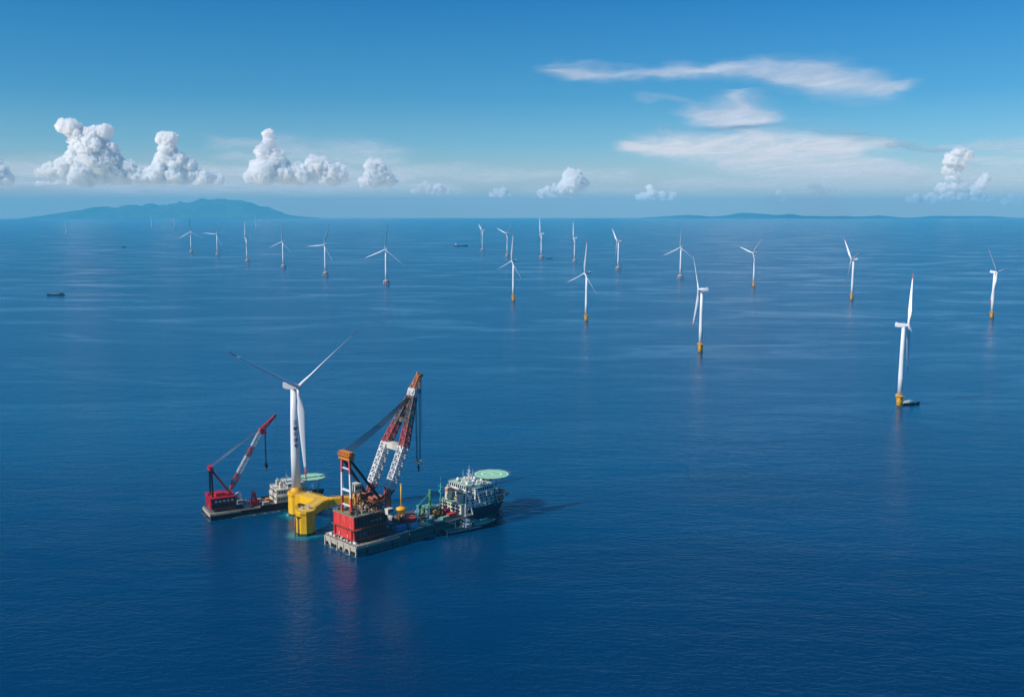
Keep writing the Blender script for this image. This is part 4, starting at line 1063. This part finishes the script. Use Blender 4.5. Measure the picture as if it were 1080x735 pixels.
def lifeboat(loc, rz, label):
    r = empty('lifeboat', loc, rz); tag(r, label, 'lifeboat', 'orange lifeboats')
    secs = []
    for i in range(9):
        u = i / 8; x = -4.6 + 9.2 * u; k = math.sin(pi * (0.08 + .84 * u)) ** .6
        secs.append([(x, -.3 * k, 0.1 + .5 * (1 - k)), (x, -1.4 * k, .9), (x, -1.5 * k, 1.5), (x, -1.1 * k, 2.6 * (.55 + .45 * k)), (x, 1.1 * k, 2.6 * (.55 + .45 * k)), (x, 1.5 * k, 1.5), (x, 1.4 * k, .9), (x, .3 * k, .1 + .5 * (1 - k))])
    b = MB(); b.loft(secs, 0, True); b.build('hull', M_LIFE, r)
    c = MB(); c.span(-3.0, -1.2, -.8, .8, 2.4, 3.3); c.build('cockpit', M_LIFE, r)
    w = MB(); w.span(-1.2, -1.15, -.6, .6, 2.75, 3.15); w.build('window', M_GLASS, r)
    s = MB(); s.span(-3.9, 3.9, -1.56, -1.50, 1.35, 1.5); s.span(-3.9, 3.9, 1.50, 1.56, 1.35, 1.5); s.build('grab_line', M_BLACK, r)
lifeboat(onA(142, -16.6, 13.0), AH, 'orange enclosed lifeboat slung under the big ship green helideck, nearer the stern of the pair')
lifeboat(onA(152.5, -12.6, 13.0), AH + .25, 'orange enclosed lifeboat slung under the big ship green helideck, nearer the stem of the pair')
# ------------------------------------------------------------------ the smaller crane vessel behind the platform
BX, BY, BH = -245.0, 774.0, R(30)
def onB(s, y, z=0.0):
    return (BX + s * cos(BH) - y * sin(BH), BY + s * sin(BH) + y * cos(BH), z)
def small_crane_ship():
    root = empty('crane_ship', (BX, BY, 0), BH)
    tag(root, 'smaller black-hulled crane vessel with crimson crane, lying behind the yellow floating platform', 'crane ship')
    D = 5.0
    hull, secs = ship_hull(root, 98, 12.5, D, 66, 5, [M_HULL_K, M_DECKS], z_bow=8.0, draft=-4)
    bulwark(root, secs, M_HULL_K, 1.6, 9)
    st = MB(); st.span(-.4, 0, -12.6, 12.6, 1.0, D); st.span(0, 24, -12.85, -12.5, D - 1.1, D - .1); st.span(0, 24, 12.5, 12.85, D - 1.1, D - .1); st.build('stern_plate', M_BEIGE, root)
    sb = MB(); sb.span(20, 66, -12.75, -12.5, .35, .75); sb.span(24, 66, -12.72, -12.5, D - .5, D - .2); sb.build('rubbing_band', M_BEIGE, root)
    for y in (-11, -6, 0, 6, 11):
        f = MB(); f.lathe([(.7, -.35), (1.2, -.3), (1.3, 0), (1.2, .3), (.7, .35)], n=12)
        f.v = [(z - .8, x + y, yy + 2.3) for x, yy, z in f.v]; f.build('tyre_fender', M_RUBBER, root)
    hr = paint('house_crimson', (0.48, 0.015, 0.035), 0.5, wear=0.2, scale=0.2, dirt=(0.16, 0.03, 0.03))
    ped = MB(); ped.lathe([(8.5, D), (8.5, D + 1), (7, D + 1.2), (7, D + 3)], (14, 0, 0), n=32)
    for x in (6, 22):
        for y in (-7, 7): ped.bar((x, y, D), (14 + (x - 14) * .4, y * .6, D + 3), .6)
    ped.build('slewing_ring', M_BOOMD, root)
    h = MB(); h.span(1.5, 21, -9, 9, D + 3, 16.5); h.span(21, 27, -7.5, 7.5, D + 4, 12)
    house = h.build('machinery_house', hr, root, bevel=.2)
    t = MB()
    for z in (D + 3.3, 12.3, 16.2): t.span(1.25, 21.2, -9.25, 9.25, z - .25, z + .25)
    for y in range(-8, 9, 2): t.span(1.3, 1.5, y - .12, y + .12, D + 3.6, 15.9)
    t.build('wall_rib', hr, house)
    rf = MB(); rf.span(1.1, 21.4, -9.4, 9.4, 16.5, 16.9); rf.span(7, 13, -5, 5, 16.9, 19.4); rf.span(14, 19, -6, 2, 16.9, 18.6); rf.span(2, 5, 3, 7, 16.9, 18.2)
    rails(rf, [(1.3, -9.2, 16.9), (21.2, -9.2, 16.9), (21.2, 9.2, 16.9), (1.3, 9.2, 16.9)], 1.1, .08, True)
    rf.build('roof', hr, house)
    [windows(house, M_SHIPW, 4 + 3.2 * k, 7.2 + 3.2 * k, -9.18, 13.4, 14.6, 1) for k in range(5)]
    cl = MB(); cl.span(2.2, 20.6, -9.16, -9.0, D + 3.8, 12.0); cl.span(2.2, 20.6, -9.16, -9.0, 12.7, 15.4); cl.build('side_shade_panel', M_SHADE, house)  # same painted shade on this house's starboard wall
    d = MB(); d.span(1.34, 1.44, -3, -1.6, D + 3.8, D + 6); d.build('door', M_GREY, house)
    for sy in (-1, 1):
        p = MB(); p.bar((4.3, sy * 4.5, 16.9), (4.3, sy * 3.0, 39), 1.2); p.build('gantry_post', M_HULL_K, root)
        q = MB(); q.bar((4.6, sy * 3.0, 38.6), (18, sy * 5.5, 19), 1.35); q.build('gantry_back_stay', paint('stay_maroon', (0.20, 0.02, 0.03), .6), root)
    g = MB(); g.span(2.6, 6.2, -4.6, 4.6, 38.4, 39.2); g.span(3.0, 5.8, -4.4, 4.4, 41.2, 41.6)
    for y in (-3, -1, 1, 3): g.tube((4.4, y - .35, 40.2), (4.4, y + .35, 40.2), 1.3, n=14)
    for y in (-4.2, 0, 4.2): g.span(3.2, 5.6, y - .15, y + .15, 39.2, 41.2)
    g.build('gantry_head', hr, root)
    foot, knee, tip = V3(19.5, 0, 20.5), V3(46.5, 0, 66.5), V3(58, 0, 77)
    b = MB()
    lattice(b, foot, foot.lerp(knee, .1), 1.4, 3.4, 2, .3, lambda t: 1, .2, (0, 1, 0))
    lattice(b, foot.lerp(knee, .1), knee, 3.4, 2.8, 16, .3, lambda t: 1 if t < .2 or .52 < t < .66 else 0, .2, (0, 1, 0))
    b.build('boom', [M_BOOMW, M_BOOMR], root)
    j = MB(); lattice(j, knee - V3(1, 0, 1.4), tip, 3.4, 1.2, 6, .34, lambda t: 0, .24, (0, 1, 0)); j.span(45.4, 48.8, -2.1, 2.1, 63.2, 67.4)
    for y in (-.9, .9): j.tube(knee + V3(2.6, y - .4, -2.6), knee + V3(2.6, y + .4, -2.6), 1.3, n=14)
    j.tube(tip + V3(0, -.4, 0), tip + V3(0, .4, 0), 1.1, n=14); j.build('jib', hr, root)
    for y in (-2.4, -1.2, 1.2, 2.4):
        c = MB(); c.tube((4.6, y, 41), (45.6, y * .6, 67.2), .12, n=5); c.build('luffing_cable', M_STEEL, root)
    for y in (-1.4, -.5, .5, 1.4):
        c = MB(); c.tube((49.4, y, 63.6), (49.4, y * .8, 37.5), .13, n=5); c.build('hoist_cable', M_BLACK, root)
    k = MB(); k.span(48.5, 50.3, -1.8, 1.8, 34.6, 37.6); k.tube((49.4, 0, 34.6), (49.4, 0, 32.4), .5, .35, 8); k.tube((49.4, -1, 32), (49.4, 1, 32), .4, n=8); k.build('hook_block', M_HULL_K, root)
    c = MB(); c.tube((58.9, 0, 76.6), (58.9, 0, 40), .09, n=5); c.build('hoist_cable', M_BLACK, root)
    tk = MB(); tk.lathe([(2.2, 12.0), (2.4, 12.4), (2.4, 16.2), (1.9, 17.2), (.9, 17.8), (.05, 18.0)], (25.0, -3, 0), n=20); tk.build('white_tank', M_SHIPW, root)
    cab = MB(); cab.span(22, 26.5, -10.2, -7.0, 9.5, 13); oc = cab.build('operator_cab', M_CREAM, root, bevel=.12); windows(oc, M_GLASS, 22.3, 26.2, -10.22, 10.8, 12.4, 3)
    rst = MB()
    for sy in (-1, 1): rst.bar((36, sy * 3.5, D), (38, sy * .8, 15.5), .8); rst.bar((41, sy * 3.5, D), (38.6, sy * .8, 15.5), .8)
    rst.span(36.8, 39.8, -2.4, 2.4, 13.6, 14.6); rst.span(35.5, 41.5, -4, 4, D, D + 3.4); rst.bar((38.3, 0, 14), (38.3, 0, 17.5), .5); rst.build('boom_rest', hr, root)
    dk = MB()
    for x, y, a, bb, hh in ((28, -9, 5, 3, 1.8), (30, 4, 4, 5, 2.4), (33, -6, 2, 2, 1.5), (43.2, 6, 3, 3, 2)): dk.span(x, x + a, y, y + bb, D, D + hh)
    for x in (29, 32): dk.tube((x, -3.5, D + 1.4), (x, 2, D + 1.4), 1.2, n=12)
    dk.build('anchor_winch', M_GREY, root)
    rl = MB(); rails(rl, [(.3, 12.2, D), (.3, -12.2, D), (38, -12.2, D)], 1.2, .08); rl.build('railing', M_CREAM, root)
    b1 = block(root, 'deckhouse', M_CREAM, M_CREAM, 54, 84, -10, 10, D, 11.5)
    windows(b1, M_GLASS, 55, 83, -10.06, 8, 9.6, 12); windows(b1, M_GLASS, -9, 9, 53.94, 8, 9.6, 6, 'y')
    b2 = block(root, 'deckhouse', M_CREAM, M_CREAM, 54.5, 79, -9, 9, 11.5, 16.6)
    windows(b2, M_GLASS, 56, 78, -9.06, 13.4, 15, 10); windows(b2, M_GLASS, -8, 8, 54.44, 13.4, 15, 6, 'y')
    b3 = block(root, 'bridge', M_SHIPW, M_CREAM, 64, 77, -8.5, 8.5, 16.6, 20.4, .5)
    windows(b3, M_GLASS, 65, 76, -8.56, 18, 19.8, 6); windows(b3, M_GLASS, -8, 8, 63.94, 18, 19.8, 7, 'y')
    m = MB(); m.tube((66, 0, 20.4), (66, 0, 29), .3, .15, 8); m.bar((66, -2.4, 26), (66, 2.4, 26), .2); m.span(66.4, 67.6, -1.6, 1.6, 24, 24.3); m.build('radar_mast', M_SHIPW, root)
    for x, y in ((60, -5), (60, 5)):
        f = MB(); f.span(x - 1.5, x + 1.5, y - 1.2, y + 1.2, 16.6, 21.5); f.tube((x, y, 21.5), (x - .3, y, 23), .5, n=8); f.build('funnel', M_CREAM, root, bevel=.15)
    helideck(root, (88, 0, 21.5), 11.0, 8.5)
small_crane_ship()
GB = 'cargo standing on the smaller crane vessel'
container('tan container on the smaller vessel deck, beside the crimson boom rest', onB(46, -7, 5), BH, (5, 2.8, 2.8), M_BEIGE, GB)
container('rust-orange container on the smaller vessel deck against the cream deckhouse', onB(50.5, 2, 5), BH + 1.57, (6, 2.6, 2.7), M_ORANGE, GB)

# ------------------------------------------------------------------ other boats
def workboat(name, label, cat, x, y, head, L, hullm, deckm, cabm, cab_at, cab_len, tiers=2, extra=None, group=None):
    r = empty(name, (x, y, 0), head); tag(r, label, cat, group)
    B = L * .11; fb = L * .055
    hull, secs = ship_hull(r, L, B, fb, L * .66, L * .05, [hullm, deckm], z_bow=fb * 1.9, draft=-1.5)
    bulwark(r, secs, hullm, L * .018, 0, .3)
    z = fb; x0, x1 = cab_at * L, (cab_at + cab_len) * L
    for k in range(tiers):
        w = B * (.78 - .12 * k); h = L * .052; ins = (x1 - x0) * .12 * k
        b = block(r, 'wheelhouse' if k == tiers - 1 else 'deckhouse', cabm, cabm, x0 + ins, x1 - ins, -w, w, z, z + h, .2)
        windows(b, M_GLASS, x0 + ins + .3, x1 - ins - .3, -w - .05, z + h * .45, z + h * .8, 6); windows(b, M_GLASS, -w + .2, w - .2, x0 + ins - .05, z + h * .45, z + h * .8, 4, 'y'); windows(b, M_GLASS, -w + .2, w - .2, x1 - ins + .05, z + h * .45, z + h * .8, 4, 'y')
        z += h
    m = MB(); xm = (x0 + x1) / 2; m.tube((xm, 0, z), (xm, 0, z + L * .12), L * .004, n=6); m.bar((xm, -B * .35, z + L * .08), (xm, B * .35, z + L * .08), L * .005); m.build('mast', M_SHIPW, r)
    f = MB(); f.tube((x0 + (x1 - x0) * .2, B * .3, fb), (x0 + (x1 - x0) * .2, B * .3, z + L * .02), L * .012, n=8); f.build('funnel', M_HULL_K, r)
    if extra: extra(r, L, B, fb)
    return r
def supply_extra(r, L, B, fb):
    m = MB(); m.span(.50 * L, .83 * L, -B * .62, B * .62, fb, fb + 2.2); m.span(.52 * L, .60 * L, -B * .5, B * .5, fb + 2.2, fb + 3.4); m.span(.66 * L, .80 * L, -B * .45, B * .45, fb + 2.2, fb + 3.0)
    m.build('cargo_hold_cover', M_TEAL, r)
    b = MB(); b.span(1, .6 * L, -B - .25, -B, fb - .5, fb - .05); b.build('rubbing_band', M_SHIPW, r)
    p = MB(); p.tube((.2 * L, 0, fb), (.2 * L, 0, fb + 4.5), .35, n=8); p.bar((.2 * L, 0, fb + 4.3), (.08 * L, 0, fb + 5.6), .4); p.build('deck_davit', M_SHIPW, r)
workboat('supply_boat', 'low supply boat with white wheelhouse and teal cargo, lying alongside the big crane ship', 'boat', -51.5, 731.5, R(33), 49, M_HULL_N, M_DECKG, M_SHIPW, .34, .10, 2, supply_extra)
def crew_extra(r, L, B, fb):
    m = MB(); m.span(.1 * L, .3 * L, -B * .6, B * .6, fb, fb + 1.2); m.build('deck_locker', M_GREY, r)
workboat('work_boat', 'dark-hulled work boat with pale cabins moored at the nearest fixed yellow turbine base', 'boat', 495.5, 1247, R(8), 26, M_HULL_K, M_GREY, M_SHIPW, .18, .48, 2, crew_extra)
workboat('work_boat', 'small dark boat trailing a pale wake on the open sea below the island', 'boat', -1320, 2928, R(184), 50, M_HULL_K, M_DECKS, M_HULL_K, .05, .22, 2)
def cargo_extra(r, L, B, fb):
    m = MB()
    for k in range(4): m.span((.32 + .13 * k) * L, (.42 + .13 * k) * L, -B * .6, B * .6, fb, fb + L * .02)
    m.build('hatch_cover', M_RUST, r)
workboat('cargo_ship', 'long grey cargo ship far off beside the stick-like hazy turbine', 'ship', -420, 7260, R(-4), 100, M_HULL_N, M_DECKS, M_SHIPW, .04, .16, 3, cargo_extra)
workboat('work_boat', 'tiny dark boat far out below the palest turbines', 'boat', -2755, 7056, R(60), 40, M_HULL_K, M_DECKS, M_HULL_K, .2, .4, 2)
workboat('work_boat', 'small dark boat at the foot of the tall thin hazy turbine', 'boat', 178, 5310, R(3), 38, M_HULL_K, M_DECKS, M_GREY, .15, .3, 2)

def wake(x, y, head, L, w0, w1):
    v, f = [], []
    for i in range(31):
        t = i / 30; w = w0 + (w1 - w0) * t; wob = 4 * sin(t * 7) * t
        for k in (-1, -.5, 0, .5, 1): v.append((-L * t, k * w / 2 + wob, .05))
    for i in range(30):
        for k in range(4): f.append((i * 5 + k, i * 5 + k + 1, (i + 1) * 5 + k + 1, (i + 1) * 5 + k))
    me = bpy.data.meshes.new('wake_foam'); me.from_pydata(v, [], f)
    o = bpy.data.objects.new('wake_foam', me); COL.objects.link(o); o.location = (x, y, 0); o.rotation_euler = (0, 0, head); o['kind'] = 'stuff'
    at = me.attributes.new('foam', 'FLOAT', 'POINT'); at.data.foreach_set('value', [(1 - i / 30) ** .7 * (1 - abs(k) ** 2 * .9) for i in range(31) for k in (-1, -.5, 0, .5, 1)])
    m, n, l, b = new_mat('wake_foam'); b.inputs['Base Color'].default_value = (.55, .62, .66, 1); b.inputs['Roughness'].default_value = .8
    a = n.new('ShaderNodeAttribute'); a.attribute_name = 'foam'
    t = n.new('ShaderNodeTexNoise'); t.inputs['Scale'].default_value = .10; t.inputs['Detail'].default_value = 5
    g = n.new('ShaderNodeNewGeometry'); l.new(g.outputs['Position'], t.inputs['Vector'])
    mu = n.new('ShaderNodeMath'); mu.operation = 'MULTIPLY'; l.new(a.outputs['Fac'], mu.inputs[0]); l.new(t.outputs['Fac'], mu.inputs[1])
    m2 = n.new('ShaderNodeMath'); m2.operation = 'MULTIPLY'; m2.inputs[1].default_value = .75; l.new(mu.outputs[0], m2.inputs[0]); l.new(m2.outputs[0], b.inputs['Alpha'])
    me.materials.append(m)
wake(-1318, 2928, R(4) + pi, 260, 18, 42)

# broken wash and foam where steel meets water
def wash_foam():
    V, F, A = [], [], []
    rnd = random.Random(5)
    def strip(loop, w, closed=True):
        n = len(loop); c = sum((Vector(p) for p in loop), Vector((0, 0, 0))) / n; b = len(V)
        for p in loop:
            p = Vector(p); d = (p - c); d.z = 0; d.normalize()
            for k, a in ((-.3, .9), (.35, 1.0), (1.0, 0.0)): V.append(tuple(p + d * w * k * rnd.uniform(.8, 1.2))[:2] + (.06,)); A.append(a)
        for i in range(n if closed else n - 1):
            j = (i + 1) % n
            for k in range(2): F.append((b + i * 3 + k, b + i * 3 + k + 1, b + j * 3 + k + 1, b + j * 3 + k))
    def outline(fn, x1, hb, taper):
        P = [fn(x, -hb * (1 - max(0, (x - taper) / (x1 - taper)) ** 1.9)) for x in [x1 * i / 40 for i in range(41)]]
        Q = [fn(x, hb * (1 - max(0, (x - taper) / (x1 - taper)) ** 1.9)) for x in [x1 * i / 40 for i in range(39, -1, -1)]]
        return P + Q + [fn(0, hb * u) for u in (.8, .5, .2, -.1, -.4, -.7)]
    strip(outline(onA, 157, 20.2, 118), 2.6); strip(outline(onB, 95, 12.7, 63), 2.2)
    for cx, cy, r in ((-174, 781, 7.0), (-157, 732, 7.2), (-122, 771.5, 6.8), (488, 1233, 3.8), (329, 1722, 4.1), (167, 2227, 4.0), (1108, 2288, 4.0)):
        strip([(cx + r * cos(2 * pi * k / 28), cy + r * sin(2 * pi * k / 28), 0) for k in range(28)], 2.4)
    me = bpy.data.meshes.new('wash_foam'); me.from_pydata(V, [], F)
    at = me.attributes.new('foam', 'FLOAT', 'POINT'); at.data.foreach_set('value', A)
    o = bpy.data.objects.new('wash_foam', me); COL.objects.link(o); o['kind'] = 'stuff'
    m, n, l, b = new_mat('wash_foam'); b.inputs['Base Color'].default_value = (.42, .60, .66, 1); b.inputs['Roughness'].default_value = .8
    a = n.new('ShaderNodeAttribute'); a.attribute_name = 'foam'
    t = n.new('ShaderNodeTexNoise'); t.inputs['Scale'].default_value = .30; t.inputs['Detail'].default_value = 6
    g = n.new('ShaderNodeNewGeometry'); l.new(g.outputs['Position'], t.inputs['Vector'])
    r = n.new('ShaderNodeMapRange'); r.inputs['From Min'].default_value = .46; r.inputs['From Max'].default_value = .66; r.inputs['To Max'].default_value = .75; l.new(t.outputs['Fac'], r.inputs['Value'])
    mu = n.new('ShaderNodeMath'); mu.operation = 'MULTIPLY'; l.new(a.outputs['Fac'], mu.inputs[0]); l.new(r.outputs[0], mu.inputs[1]); l.new(mu.outputs[0], b.inputs['Alpha'])
    me.materials.append(m)
wash_foam()
